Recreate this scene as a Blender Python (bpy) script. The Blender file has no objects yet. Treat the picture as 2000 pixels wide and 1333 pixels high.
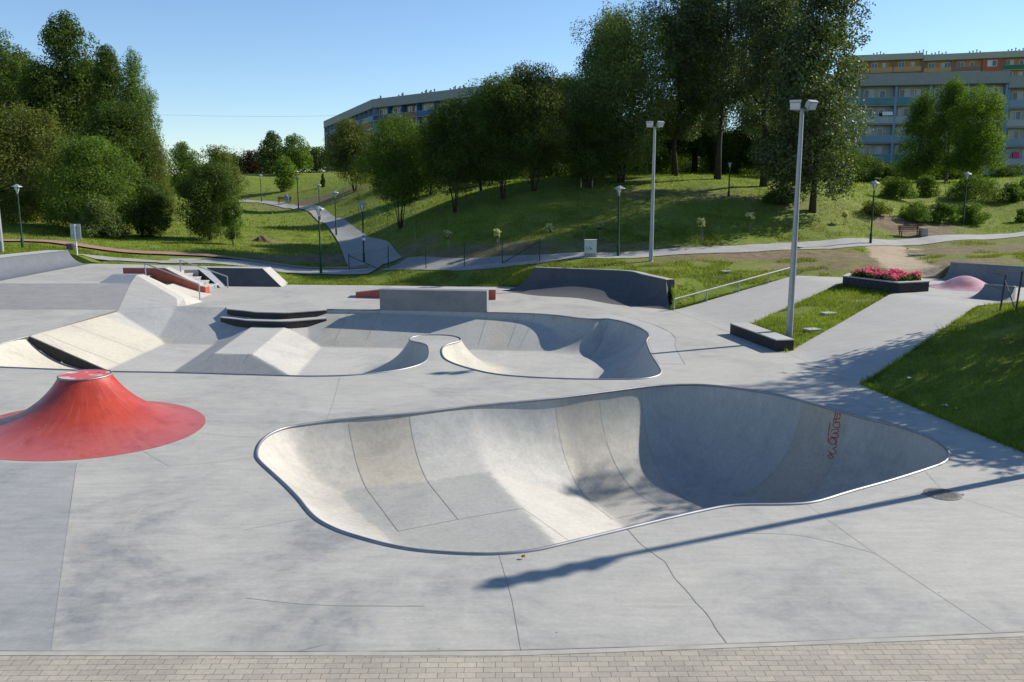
import bpy, bmesh, math, random
import numpy as np
from mathutils import Vector, Matrix
from mathutils.bvhtree import BVHTree
from mathutils.geometry import delaunay_2d_cdt

random.seed(7)
rng = np.random.default_rng(11)
scene = bpy.context.scene
COL = scene.collection

# ------------------------------------------------------------------ camera
F_PX, HORIZON, EYE = 1700.0, 360.0, 5.0            # the photograph is 2000 x 1333
PITCH = math.atan((666.5 - HORIZON) / F_PX)
cam_data = bpy.data.cameras.new('camera')
cam_data.sensor_width = 36.0
cam_data.lens = F_PX / 2000.0 * 36.0
cam_data.clip_start = 0.1
cam_data.clip_end = 5000
cam = bpy.data.objects.new('camera', cam_data)
COL.objects.link(cam)
cam.location = (0, 0, EYE)
cam.rotation_euler = (math.pi / 2 - PITCH, 0, 0)
scene.camera = cam

# ------------------------------------------------------------------ light
SUN_AZ, SUN_EL = math.radians(66.0), math.radians(32.5)    # azimuth from +Y towards +X
world = bpy.data.worlds.new('World')
scene.world = world
world.use_nodes = True
wt = world.node_tree
bg = wt.nodes['Background']
sky = wt.nodes.new('ShaderNodeTexSky')
sky.sky_type = 'NISHITA'
sky.sun_disc = False
sky.sun_elevation = SUN_EL
sky.sun_rotation = SUN_AZ
sky.altitude = 200
sky.air_density = 0.95
sky.dust_density = 0.0
sky.ozone_density = 4.6
wt.links.new(sky.outputs[0], bg.inputs[0])
bg.inputs[1].default_value = 0.115
sun_data = bpy.data.lights.new('sun', 'SUN')
sun_data.energy = 4.9
sun_data.angle = math.radians(0.55)
sun_data.color = (1.0, 0.93, 0.82)
sun = bpy.data.objects.new('sun', sun_data)
COL.objects.link(sun)
sun.location = (60, 30, 60)
sdir = Vector((math.sin(SUN_AZ) * math.cos(SUN_EL), math.cos(SUN_AZ) * math.cos(SUN_EL), math.sin(SUN_EL)))
sun.rotation_euler = sdir.to_track_quat('Z', 'Y').to_euler()
scene.view_settings.view_transform = 'Standard'
scene.view_settings.look = 'None'
scene.view_settings.exposure = 0.46
scene.view_settings.gamma = 1.0
scene.cycles.max_bounces = 6
scene.cycles.diffuse_bounces = 3
scene.cycles.glossy_bounces = 2
scene.cycles.transparent_max_bounces = 12

# ------------------------------------------------------------------ pixel -> world helpers
CP, SP = math.cos(PITCH), math.sin(PITCH)
def ray(x, y):
    u = (x - 1000.0) / F_PX; v = -(y - 666.5) / F_PX
    return np.array([u, CP + v * SP, -SP + v * CP])
def at(x, y, z=0.0):
    d = ray(x, y); t = (z - EYE) / d[2]
    return np.array([d[0] * t, d[1] * t, z])
def atY(x, y, Y):
    d = ray(x, y); t = Y / d[1]
    return np.array([d[0] * t, Y, EYE + d[2] * t])

# ------------------------------------------------------------------ mesh helpers
class MB:
    def __init__(s): s.v = []; s.f = []; s.m = []
    def add(s, verts, faces, mi=0):
        o = len(s.v)
        s.v += [tuple(float(c) for c in p) for p in verts]
        s.f += [tuple(i + o for i in f) for f in faces]
        s.m += [mi] * len(faces)
        return s
    def box(s, c, size, rz=0.0, mi=0, taper=1.0):
        x, y, z = size[0] / 2, size[1] / 2, size[2] / 2
        cr, sr = math.cos(rz), math.sin(rz); vs = []
        for zz, k in ((-z, 1.0), (z, taper)):
            for xx, yy in ((-x, -y), (x, -y), (x, y), (-x, y)):
                xx *= k; yy *= k
                vs.append((c[0] + xx * cr - yy * sr, c[1] + xx * sr + yy * cr, c[2] + zz))
        return s.add(vs, [(3, 2, 1, 0), (4, 5, 6, 7), (0, 1, 5, 4), (1, 2, 6, 5), (2, 3, 7, 6), (3, 0, 4, 7)], mi)
    def prism(s, poly, z0, z1, mi=0):
        """poly counter-clockwise; z0/z1 scalars or lists"""
        n = len(poly)
        a = z0 if hasattr(z0, '__len__') else [z0] * n
        b = z1 if hasattr(z1, '__len__') else [z1] * n
        vs = [(p[0], p[1], a[i]) for i, p in enumerate(poly)] + [(p[0], p[1], b[i]) for i, p in enumerate(poly)]
        fs = [tuple(range(n - 1, -1, -1)), tuple(range(n, 2 * n))]
        fs += [(i, (i + 1) % n, n + (i + 1) % n, n + i) for i in range(n)]
        return s.add(vs, fs, mi)
    def tube(s, pts, r, n=8, mi=0, closed=False, cap=True):
        pts = [Vector(p) for p in pts]; k = len(pts)
        rs = r if hasattr(r, '__len__') else [r] * k
        vs, fs = [], []
        up = None
        for i, p in enumerate(pts):
            if closed: t = pts[(i + 1) % k] - pts[i - 1]
            else: t = pts[min(i + 1, k - 1)] - pts[max(i - 1, 0)]
            t.normalize()
            if up is None:
                up = Vector((0, 0, 1)) if abs(t.z) < 0.9 else Vector((1, 0, 0))
            a = t.cross(up); a.normalize(); b = a.cross(t); b.normalize(); up = b
            for j in range(n):
                q = 2 * math.pi * j / n
                vs.append(p + (a * math.cos(q) + b * math.sin(q)) * rs[i])
        seg = k if closed else k - 1
        for i in range(seg):
            i2 = (i + 1) % k
            for j in range(n):
                j2 = (j + 1) % n
                fs.append((i * n + j, i * n + j2, i2 * n + j2, i2 * n + j))
        if cap and not closed:
            fs.append(tuple(range(n - 1, -1, -1))); fs.append(tuple((k - 1) * n + j for j in range(n)))
        return s.add(vs, fs, mi)
    def lathe(s, c, prof, n=24, mi=0):
        vs, fs = [], []
        for r, z in prof:
            for j in range(n):
                q = 2 * math.pi * j / n
                vs.append((c[0] + r * math.cos(q), c[1] + r * math.sin(q), c[2] + z))
        for i in range(len(prof) - 1):
            for j in range(n):
                j2 = (j + 1) % n
                fs.append((i * n + j, i * n + j2, (i + 1) * n + j2, (i + 1) * n + j))
        if prof[0][0] > 1e-4: fs.append(tuple(range(n - 1, -1, -1)))
        if prof[-1][0] > 1e-4: fs.append(tuple((len(prof) - 1) * n + j for j in range(n)))
        return s.add(vs, fs, mi)
    def loft(s, rows, mi=0):
        k = len(rows[0]); vs = [p for r in rows for p in r]; fs = []
        for i in range(len(rows) - 1):
            for j in range(k - 1):
                fs.append((i * k + j, i * k + j + 1, (i + 1) * k + j + 1, (i + 1) * k + j))
        return s.add(vs, fs, mi)
    def build(s, name, mats, parent=None, smooth=False, bevel=0.0):
        me = bpy.data.meshes.new(name)
        me.from_pydata(s.v, [], s.f)
        if not isinstance(mats, (list, tuple)): mats = [mats]
        for m in mats: me.materials.append(m)
        if len(mats) > 1: me.polygons.foreach_set('material_index', s.m)
        me.update()
        o = bpy.data.objects.new(name, me); COL.objects.link(o)
        if parent is not None:
            o.parent = parent
            o.matrix_parent_inverse = Matrix.Translation(-Vector(parent.location)) if parent.location.length else Matrix()
        if smooth: smooth_angle(me, smooth)
        if bevel:
            b = o.modifiers.new('edge', 'BEVEL'); b.width = bevel; b.segments = 2; b.limit_method = 'ANGLE'
        return o

def smooth_angle(me, ang=40):
    me.polygons.foreach_set('use_smooth', [True] * len(me.polygons))
    if ang is not True and ang < 179:
        bm = bmesh.new(); bm.from_mesh(me)
        a = math.radians(ang)
        for e in bm.edges:
            if len(e.link_faces) == 2 and e.calc_face_angle(0) > a: e.smooth = False
        bm.to_mesh(me); bm.free()
    me.update()

def fast_mesh(name, V, Fq, mats, parent=None, loop=4, smooth=False):
    """V (n,3) float, Fq (m,loop) int"""
    me = bpy.data.meshes.new(name)
    me.vertices.add(len(V)); me.vertices.foreach_set('co', np.asarray(V, np.float32).ravel())
    m = len(Fq)
    me.loops.add(m * loop); me.loops.foreach_set('vertex_index', np.asarray(Fq, np.int32).ravel())
    me.polygons.add(m)
    me.polygons.foreach_set('loop_start', np.arange(0, m * loop, loop, dtype=np.int32))
    me.polygons.foreach_set('loop_total', np.full(m, loop, np.int32))
    for x in (mats if isinstance(mats, (list, tuple)) else [mats]): me.materials.append(x)
    me.update(calc_edges=True)
    if smooth: me.polygons.foreach_set('use_smooth', [True] * m)
    o = bpy.data.objects.new(name, me); COL.objects.link(o)
    if parent is not None:
        o.parent = parent
        o.matrix_parent_inverse = Matrix.Translation(-Vector(parent.location))
    return o

def tag(o, label=None, cat=None, group=None, kind=None):
    if label: o['label'] = label
    if cat: o['category'] = cat
    if group: o['group'] = group
    if kind: o['kind'] = kind
    return o
def thing(name, label, cat, loc=(0, 0, 0), group=None):
    o = bpy.data.objects.new(name, None); COL.objects.link(o)
    o.empty_display_size = 0.2
    o.location = [float(c) for c in loc]
    return tag(o, label, cat, group)

# ------------------------------------------------------------------ materials
def new_mat(name):
    m = bpy.data.materials.new(name); m.use_nodes = True
    t = m.node_tree; b = t.nodes['Principled BSDF']
    return m, t, b
def nd(t, typ, ins=None, **props):
    n = t.nodes.new(typ)
    for k, v in props.items(): setattr(n, k, v)
    for k, v in (ins or {}).items():
        if isinstance(v, bpy.types.NodeSocket): t.links.new(v, n.inputs[k])
        else: n.inputs[k].default_value = v
    return n
def noise(t, vec, scale, detail=4, rough=0.55, dist=0.0):
    return nd(t, 'ShaderNodeTexNoise', {'Vector': vec, 'Scale': scale, 'Detail': detail, 'Roughness': rough, 'Distortion': dist}).outputs[0]
def ramp(t, fac, stops):
    r = nd(t, 'ShaderNodeValToRGB', {'Fac': fac})
    els = r.color_ramp.elements
    while len(els) < len(stops): els.new(0.5)
    for e, (p, c) in zip(els, stops):
        e.position = p
        e.color = (c, c, c, 1) if not hasattr(c, '__len__') else (*c, 1)
    return r.outputs[0]
def mix(t, fac, a, b, mode='MIX'):
    n = nd(t, 'ShaderNodeMix', data_type='RGBA', blend_type=mode)
    for s, v in ((n.inputs[0], fac), (n.inputs[6], a), (n.inputs[7], b)):
        if isinstance(v, bpy.types.NodeSocket): t.links.new(v, s)
        elif hasattr(v, '__len__'): s.default_value = (*v, 1) if len(v) == 3 else v
        else: s.default_value = v
    return n.outputs[2]
def pos(t): return nd(t, 'ShaderNodeNewGeometry').outputs['Position']
def mapping(t, vec, scale=(1, 1, 1), rot=(0, 0, 0)):
    return nd(t, 'ShaderNodeMapping', {'Vector': vec, 'Scale': scale, 'Rotation': rot}).outputs[0]
def bump(t, b, h, strength, dist=0.02):
    n = nd(t, 'ShaderNodeBump', {'Height': h, 'Strength': strength, 'Distance': dist})
    t.links.new(n.outputs[0], b.inputs['Normal'])

def plain(name, col, rough=0.6, metal=0.0, var=0.12, scale=6.0, spec=0.5, bmp=0.0):
    m, t, b = new_mat(name); p = pos(t)
    n1 = noise(t, p, scale, 5); 
    lo = tuple(c * (1 - var) for c in col); hi = tuple(min(1, c * (1 + var)) for c in col)
    c = ramp(t, n1, [(0.3, lo), (0.7, hi)])
    t.links.new(c, b.inputs['Base Color'])
    b.inputs['Roughness'].default_value = rough; b.inputs['Metallic'].default_value = metal
    b.inputs['Specular IOR Level'].default_value = spec
    if bmp: bump(t, b, n1, bmp)
    return m

def concrete(name, col, dark, blotch=0.55, tone=False, rough=0.68, streak_rot=0.3, stain=0.0, fall=False):
    m, t, b = new_mat(name); p = pos(t)
    big = noise(t, p, 0.33, 9, 0.66, 0.8)
    med = noise(t, p, 0.95, 8, 0.68, 0.6)
    mid = noise(t, p, 2.6, 6, 0.62, 0.3)
    fine = noise(t, p, 16, 5, 0.62)
    grain = noise(t, p, 140, 2, 0.5)
    fac = ramp(t, big, [(0.40, 0.0), (0.50, 0.25), (0.62, 1.0)])
    f2 = ramp(t, med, [(0.42, 0.0), (0.56, 0.45), (0.70, 1.0)])
    fac = mix(t, 0.5, fac, f2, 'SCREEN')
    fac = mix(t, 1.0, fac, ramp(t, mid, [(0.30, 0.30), (0.66, 1.0)]), 'MULTIPLY')
    if stain:        # the well-ridden corner in front of the volcano is dirtier
        sx = nd(t, 'ShaderNodeVectorMath', {0: p, 1: (-4.0, 10.9, 0)}, operation='DISTANCE').outputs['Value']
        fac = mix(t, 1.0, fac, ramp(t, nd(t, 'ShaderNodeMath', {0: sx, 1: 9.0}, operation='DIVIDE').outputs[0], [(0.0, 1.0), (0.35, 0.9), (1.0, 0.55)]), 'MULTIPLY')
    fac = mix(t, 1.0, fac, (blotch,) * 3, 'MULTIPLY')
    c = mix(t, fac, col, dark)
    # pale worn patches
    c = mix(t, ramp(t, noise(t, p, 0.6, 7, 0.65, 0.4), [(0.55, 0.0), (0.72, 0.5)]), c, tuple(min(1, x * 1.16) for x in col))
    sv = mapping(t, p, (7.0, 7.0, 1.1)) if fall else mapping(t, p, (0.9, 5.0, 2.0), (0, 0, streak_rot))
    st = noise(t, sv, 1.6, 6, 0.66, 0.5)
    c = mix(t, 1.0, c, ramp(t, st, [(0.25, 0.86), (0.72, 1.08)]), 'MULTIPLY')
    c = mix(t, 1.0, c, ramp(t, fine, [(0.25, 0.90), (0.75, 1.07)]), 'MULTIPLY')
    c = mix(t, 1.0, c, ramp(t, grain, [(0.3, 0.95), (0.7, 1.04)]), 'MULTIPLY')
    # short scrape scratches
    sc = noise(t, mapping(t, p, (1.2, 26, 8), (0, 0, 1.0)), 1.0, 3, 0.5, 1.2)
    c = mix(t, ramp(t, sc, [(0.70, 0.0), (0.78, 0.35)]), c, tuple(x * 0.75 for x in dark))
    vo = nd(t, 'ShaderNodeTexVoronoi', {'Vector': p, 'Scale': 1.7}).outputs['Distance']
    c = mix(t, ramp(t, vo, [(0.0, 0.8), (0.022, 0.6), (0.03, 0.0)]), c, tuple(x * 0.35 for x in dark))
    if stain:
        ru = ramp(t, noise(t, p, 0.75, 7, 0.7, 0.5), [(0.63, 0.0), (0.74, 1.0)])
        c = mix(t, mix(t, 1.0, ru, (stain,) * 3, 'MULTIPLY'), c, (0.46, 0.34, 0.18))
    if tone:
        a = nd(t, 'ShaderNodeAttribute', attribute_name='tone').outputs['Color']
        c = mix(t, 1.0, c, a, 'MULTIPLY')
    t.links.new(c, b.inputs['Base Color'])
    t.links.new(ramp(t, mid, [(0.3, rough - 0.08), (0.7, rough + 0.12)]), b.inputs['Roughness'])
    b.inputs['Specular IOR Level'].default_value = 0.3
    bump(t, b, mix(t, 0.5, fine, grain), 0.14, 0.01)
    return m

M = {}
CONC = (0.435, 0.42, 0.375)
DARK = (0.19, 0.20, 0.208)
M['plaza'] = concrete('plaza_concrete', CONC, DARK, 0.95, stain=0.3)
M['darkslab'] = concrete('older_slab_concrete', (0.345, 0.342, 0.325), (0.18, 0.195, 0.215), 0.75)
M['bowl'] = concrete('bowl_concrete', (0.47, 0.455, 0.415), (0.27, 0.275, 0.27), 0.6, tone=True, fall=True)
M['bank'] = concrete('bank_concrete', (0.44, 0.425, 0.385), (0.34, 0.345, 0.345), 0.5, streak_rot=0.9)
M['greybank'] = concrete('grey_bank_concrete', (0.39, 0.37, 0.345), (0.31, 0.295, 0.28), 0.5, rough=0.85)
M['cream'] = concrete('cream_concrete', (0.54, 0.515, 0.45), (0.44, 0.41, 0.34), 0.5)
M['bluegrey'] = concrete('blue_grey_concrete', (0.26, 0.285, 0.31), (0.16, 0.185, 0.22), 0.6)
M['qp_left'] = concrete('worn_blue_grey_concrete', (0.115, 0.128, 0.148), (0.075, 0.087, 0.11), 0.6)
M['slab'] = concrete('slab_concrete', (0.225, 0.23, 0.228), (0.14, 0.155, 0.17), 0.7)
M['band'] = concrete('band_concrete', (0.43, 0.42, 0.395), (0.31, 0.31, 0.31), 0.5)
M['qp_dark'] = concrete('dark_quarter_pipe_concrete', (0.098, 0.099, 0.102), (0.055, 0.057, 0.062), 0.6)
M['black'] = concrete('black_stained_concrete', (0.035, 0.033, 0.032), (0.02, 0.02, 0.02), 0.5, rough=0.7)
M['joint'] = plain('joint_filler', (0.29, 0.28, 0.25), 0.9)
M['crack'] = plain('crack_dirt', (0.29, 0.28, 0.25), 0.9)
M['steel'] = plain('steel_coping', (0.30, 0.31, 0.33), 0.55, 0.9, 0.15, 3)
M['galv'] = plain('galvanised_steel', (0.33, 0.34, 0.345), 0.5, 0.4, 0.1, 4)
M['green_steel'] = plain('dark_green_paint', (0.010, 0.045, 0.024), 0.6, 0, 0.2, spec=.25)
M['red'] = plain('red_paint', (0.42, 0.075, 0.045), 0.5, 0, 0.2, 3)
M['green_paint'] = plain('green_painted_concrete', (0.06, 0.25, 0.08), 0.6)
M['white'] = plain('white_paint', (0.75, 0.75, 0.72), 0.5)
M['sign_back'] = plain('grey_sign_back', (0.42, 0.43, 0.43), 0.5, 0.3)
M['plastic_dark'] = plain('dark_grey_plastic', (0.05, 0.052, 0.055), 0.5)
M['cabinet'] = plain('cabinet_grey', (0.55, 0.57, 0.54), 0.5)
M['wood'] = plain('bench_wood', (0.20, 0.07, 0.04), 0.6, 0, 0.25, 8)
M['stone'] = plain('rough_stone', (0.33, 0.31, 0.27), 0.9, 0, 0.25, 5, bmp=0.3)
M['iron'] = plain('cast_iron', (0.17, 0.165, 0.155), 0.6, 0.4, 0.25, 40, bmp=0.4)
M['glass'] = None

def volcano_mat():
    m, t, b = new_mat('worn_red_paint'); p = pos(t)
    a = noise(t, p, 1.3, 6, 0.6, 0.5); f = noise(t, p, 9, 6, 0.65)
    c = ramp(t, a, [(0.3, (0.36, 0.030, 0.013)), (0.7, (0.47, 0.055, 0.023))])
    at_ = nd(t, 'ShaderNodeAttribute', attribute_name='tone').outputs['Fac']   # wear towards the skirt
    w = mix(t, 1.0, at_, ramp(t, f, [(0.3, 0.5), (0.65, 1.0)]), 'MULTIPLY')
    w = mix(t, 1.0, w, (0.75,) * 3, 'MULTIPLY')
    c = mix(t, w, c, (0.47, 0.135, 0.125))
    # radial scrape streaks
    tc = nd(t, 'ShaderNodeTexCoord').outputs['Object']
    sx = nd(t, 'ShaderNodeSeparateXYZ', {0: tc})
    ang = nd(t, 'ShaderNodeMath', {0: sx.outputs[1], 1: sx.outputs[0]}, operation='ARCTAN2').outputs[0]
    cv = nd(t, 'ShaderNodeCombineXYZ', {0: ang, 1: sx.outputs[2]}).outputs[0]
    s = noise(t, mapping(t, cv, (22, 1.6, 1)), 1.0, 5, 0.65, 1.5)
    c = mix(t, ramp(t, s, [(0.50, 0.0), (0.68, 0.42)]), c, (0.46, 0.16, 0.125))
    c = mix(t, ramp(t, noise(t, p, 2.4, 4), [(0.54, 0.0), (0.70, 0.5)]), c, (0.27, 0.035, 0.022))
    vo = nd(t, 'ShaderNodeTexVoronoi', {'Vector': p, 'Scale': 5}).outputs['Distance']
    c = mix(t, ramp(t, vo, [(0.0, 0.9), (0.045, 0.6), (0.06, 0.0)]), c, (0.6, 0.5, 0.47))
    t.links.new(c, b.inputs['Base Color'])
    t.links.new(ramp(t, f, [(0.3, 0.30), (0.7, 0.46)]), b.inputs['Roughness'])
    b.inputs['Specular IOR Level'].default_value = 0.55
    bump(t, b, a, 0.12, 0.03)
    return m
M['volcano'] = volcano_mat()
def cap_mat():
    m, t, b = new_mat('scraped_red_top'); p = pos(t)
    c = mix(t, ramp(t, noise(t, p, 3.2, 5, 0.6), [(0.56, 0.0), (0.62, 1.0)]), (0.55, 0.10, 0.09), (0.52, 0.45, 0.42))
    t.links.new(c, b.inputs['Base Color']); b.inputs['Roughness'].default_value = 0.6
    return m
M['cap'] = cap_mat()

def paving_mat():
    m, t, b = new_mat('paving_bricks'); p = pos(t)
    p2 = mapping(t, p, (1, 1, 1), (0, 0, -0.012))
    br = nd(t, 'ShaderNodeTexBrick', {'Vector': p2, 'Color1': (0.40, 0.36, 0.285, 1), 'Color2': (0.335, 0.305, 0.25, 1), 'Mortar': (0.10, 0.09, 0.07, 1),
                                      'Scale': 1.0, 'Mortar Size': 0.0035, 'Mortar Smooth': 0.3, 'Brick Width': 0.2, 'Row Height': 0.1, 'Bias': 0.0}, offset=0.37, offset_frequency=2)
    c = mix(t, 1.0, br.outputs[0], ramp(t, noise(t, p, 0.8, 6, 0.6), [(0.3, 0.82), (0.7, 1.12)]), 'MULTIPLY')
    c = mix(t, 1.0, c, ramp(t, noise(t, p, 22, 4), [(0.3, 0.88), (0.7, 1.08)]), 'MULTIPLY')
    c = mix(t, ramp(t, noise(t, p, 1.1, 5), [(0.62, 0.0), (0.75, 0.4)]), c, (0.42, 0.34, 0.22))
    t.links.new(c, b.inputs['Base Color']); b.inputs['Roughness'].default_value = 0.85
    bump(t, b, br.outputs[1], -0.5, 0.006)
    return m
M['paving'] = paving_mat()

def path_mat(name, c1, c2, mort):
    m, t, b = new_mat(name); p = pos(t)
    c = ramp(t, noise(t, p, 1.2, 6), [(0.3, c1), (0.7, c2)])
    c = mix(t, 1.0, c, ramp(t, noise(t, p, 12, 4), [(0.3, 0.85), (0.7, 1.08)]), 'MULTIPLY')
    t.links.new(c, b.inputs['Base Color']); b.inputs['Roughness'].default_value = 0.85
    return m
M['path'] = path_mat('grey_path_pavers', (0.28, 0.275, 0.26), (0.36, 0.35, 0.33), 0)
M['redpath'] = path_mat('red_path_pavers', (0.30, 0.16, 0.13), (0.36, 0.21, 0.175), 0)
M['sandpath'] = path_mat('trodden_earth', (0.36, 0.29, 0.20), (0.46, 0.385, 0.28), 0)

def ground_mat():
    m, t, b = new_mat('meadow_ground'); p = pos(t)
    big = noise(t, p, 0.10, 6, 0.6, 0.4); mid = noise(t, p, 0.7, 6, 0.6); fine = noise(t, p, 6, 6, 0.7)
    g = ramp(t, mid, [(0.25, (0.085, 0.125, 0.016)), (0.5, (0.135, 0.185, 0.022)), (0.75, (0.19, 0.225, 0.038))])
    g = mix(t, ramp(t, big, [(0.45, 0.0), (0.65, 0.5)]), g, (0.20, 0.20, 0.055))
    g = mix(t, 1.0, g, ramp(t, fine, [(0.25, 0.6), (0.7, 1.25)]), 'MULTIPLY')
    d = ramp(t, noise(t, p, 1.5, 7, 0.65), [(0.3, (0.13, 0.095, 0.058)), (0.7, (0.25, 0.19, 0.12))])
    d = mix(t, 1.0, d, ramp(t, fine, [(0.25, 0.7), (0.7, 1.15)]), 'MULTIPLY')
    a = nd(t, 'ShaderNodeSeparateColor', {0: nd(t, 'ShaderNodeAttribute', attribute_name='dirt').outputs['Color']}).outputs[0]
    s = nd(t, 'ShaderNodeMath', {0: a, 1: noise(t, p, 1.1, 8, 0.7, 0.3)}, operation='ADD').outputs[0]
    f = ramp(t, nd(t, 'ShaderNodeMath', {0: s, 1: 0.5}, operation='MULTIPLY').outputs[0], [(0.42, 0.0), (0.58, 1.0)])
    c = mix(t, f, g, d)
    sa = nd(t, 'ShaderNodeSeparateColor', {0: nd(t, 'ShaderNodeAttribute', attribute_name='dirt').outputs['Color']})
    sf = nd(t, 'ShaderNodeMath', {0: sa.outputs[1], 1: noise(t, p, 1.6, 7, 0.7, 0.3)}, operation='ADD').outputs[0]
    c = mix(t, ramp(t, nd(t, 'ShaderNodeMath', {0: sf, 1: 0.5}, operation='MULTIPLY').outputs[0], [(0.44, 0.0), (0.56, 1.0)]), c, mix(t, 1.0, (0.42, 0.34, 0.235), ramp(t, fine, [(0.25, 0.8), (0.7, 1.1)]), 'MULTIPLY'))
    t.links.new(c, b.inputs['Base Color']); b.inputs['Roughness'].default_value = 0.95
    b.inputs['Specular IOR Level'].default_value = 0.15
    bump(t, b, mix(t, 0.5, mid, fine), 0.9, 0.12)
    return m
M['ground'] = ground_mat()
M['dirt'] = plain('dug_earth', (0.12, 0.085, 0.055), 0.95, 0, 0.35, 3, 0.1, 0.5)

def leaf_mat(name, lo, hi, trans=0.42, gloss=0.03):
    m, t, b = new_mat(name); t.nodes.remove(b)
    out = t.nodes['Material Output']
    g = nd(t, 'ShaderNodeNewGeometry')
    rnd = g.outputs['Random Per Island']
    c = ramp(t, rnd, [(0.0, lo), (0.6, tuple((a + b2) / 2 for a, b2 in zip(lo, hi))), (1.0, hi)])
    c = mix(t, 1.0, c, ramp(t, noise(t, g.outputs['Position'], 0.7, 4, 0.65), [(0.3, 0.62), (0.7, 1.42)]), 'MULTIPLY')
    df = nd(t, 'ShaderNodeBsdfDiffuse', {'Color': c})
    tr = nd(t, 'ShaderNodeBsdfTranslucent', {'Color': mix(t, 1.0, c, (1.25, 1.35, 0.55), 'MULTIPLY')})
    gl = nd(t, 'ShaderNodeBsdfGlossy', {'Color': (1, 1, 1, 1), 'Roughness': 0.5})
    m1 = nd(t, 'ShaderNodeMixShader', {0: trans, 1: df.outputs[0], 2: tr.outputs[0]})
    m2 = nd(t, 'ShaderNodeMixShader', {0: gloss * 0.28, 1: m1.outputs[0], 2: gl.outputs[0]})
    t.links.new(m2.outputs[0], out.inputs[0])
    return m
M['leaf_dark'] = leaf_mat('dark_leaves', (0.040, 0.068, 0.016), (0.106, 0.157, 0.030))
M['leaf_mid'] = leaf_mat('mid_green_leaves', (0.058, 0.105, 0.018), (0.153, 0.226, 0.038))
M['leaf_olive'] = leaf_mat('olive_leaves', (0.077, 0.095, 0.022), (0.175, 0.196, 0.048))
M['leaf_willow'] = leaf_mat('silvery_willow_leaves', (0.083, 0.120, 0.036), (0.210, 0.263, 0.090))
M['leaf_poplar'] = leaf_mat('glossy_poplar_leaves', (0.039, 0.063, 0.015), (0.113, 0.152, 0.034), 0.4, 0.16)
M['leaf_bright'] = leaf_mat('bright_leaves', (0.075, 0.127, 0.016), (0.172, 0.247, 0.034))
M['leaf_purple'] = leaf_mat('purple_leaves', (0.035, 0.018, 0.016), (0.075, 0.045, 0.03))
M['leaf_hydr'] = leaf_mat('cream_blossom', (0.42, 0.40, 0.22), (0.62, 0.60, 0.36))
M['petal'] = leaf_mat('pink_petals', (0.60, 0.07, 0.22), (0.78, 0.20, 0.38), 0.3)
M['petal_pale'] = leaf_mat('pale_petals', (0.55, 0.35, 0.40), (0.7, 0.6, 0.6), 0.25)
M['grass'] = leaf_mat('grass_blades', (0.11, 0.16, 0.016), (0.25, 0.29, 0.04), 0.45, 0.02)
M['grass_dry'] = leaf_mat('dry_grass_blades', (0.13, 0.13, 0.04), (0.25, 0.22, 0.09), 0.4, 0.06)
M['bark'] = plain('dark_bark', (0.055, 0.045, 0.035), 0.95, 0, 0.35, 6, 0.2, 0.5)
M['bark_birch'] = plain('pale_bark', (0.20, 0.185, 0.155), 0.9, 0, 0.4, 5, 0.2, 0.3)

# ================================================================== concrete plaza and bowls
def catmull(P, n_per=None, step=0.12, closed=True):
    P = np.asarray(P, float); k = len(P); out = []
    rng_i = range(k) if closed else range(k - 1)
    for i in rng_i:
        if closed: a, b, c, d = P[i - 1], P[i], P[(i + 1) % k], P[(i + 2) % k]
        else: a, b, c, d = P[max(i - 1, 0)], P[i], P[i + 1], P[min(i + 2, k - 1)]
        n = max(1, int(np.linalg.norm(c - b) / step))
        for j in range(n):
            t = j / n
            # centripetal-ish: plain Catmull-Rom with 0.5 tension
            out.append(0.5 * ((2 * b) + (-a + c) * t + (2 * a - 5 * b + 4 * c - d) * t * t + (-a + 3 * b - 3 * c + d) * t ** 3))
    if not closed: out.append(P[-1])
    return np.array(out)
def smooth_loop(P, it=2):
    for _ in range(it): P = 0.25 * np.roll(P, 1, 0) + 0.5 * P + 0.25 * np.roll(P, -1, 0)
    return P
def resample(P, step, closed=True):
    Q = np.vstack([P, P[:1]]) if closed else P
    s = np.r_[0, np.cumsum(np.hypot(*np.diff(Q[:, :2], axis=0).T))]
    n = max(2, int(round(s[-1] / step)))
    q = np.linspace(0, s[-1], n + (0 if closed else 1), endpoint=not closed)
    return np.stack([np.interp(q, s, Q[:, i]) for i in range(Q.shape[1])], 1)
def inside(P, poly):
    x, y = P[:, 0], P[:, 1]; r = np.zeros(len(P), bool)
    a = np.asarray(poly); b = np.roll(a, -1, 0)
    for (x0, y0), (x1, y1) in zip(a[:, :2], b[:, :2]):
        if y0 == y1: continue
        c = ((y0 > y) != (y1 > y)) & (x < (x1 - x0) * (y - y0) / (y1 - y0) + x0)
        r ^= c
    return r
def segdist(P, A, closed=True):
    A = np.asarray(A)[:, :2]; B = np.roll(A, -1, 0) if closed else A[1:]
    A2 = A if closed else A[:-1]
    best = np.full(len(P), 1e9)
    for a, b in zip(A2, B):
        ab = b - a; L = ab @ ab + 1e-12
        t = np.clip(((P - a) @ ab) / L, 0, 1)
        d = P - a - t[:, None] * ab
        best = np.minimum(best, np.einsum('ij,ij->i', d, d))
    return np.sqrt(best)
def area2(P): return 0.5 * np.sum(P[:, 0] * np.roll(P[:, 1], -1) - np.roll(P[:, 0], -1) * P[:, 1])

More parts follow.
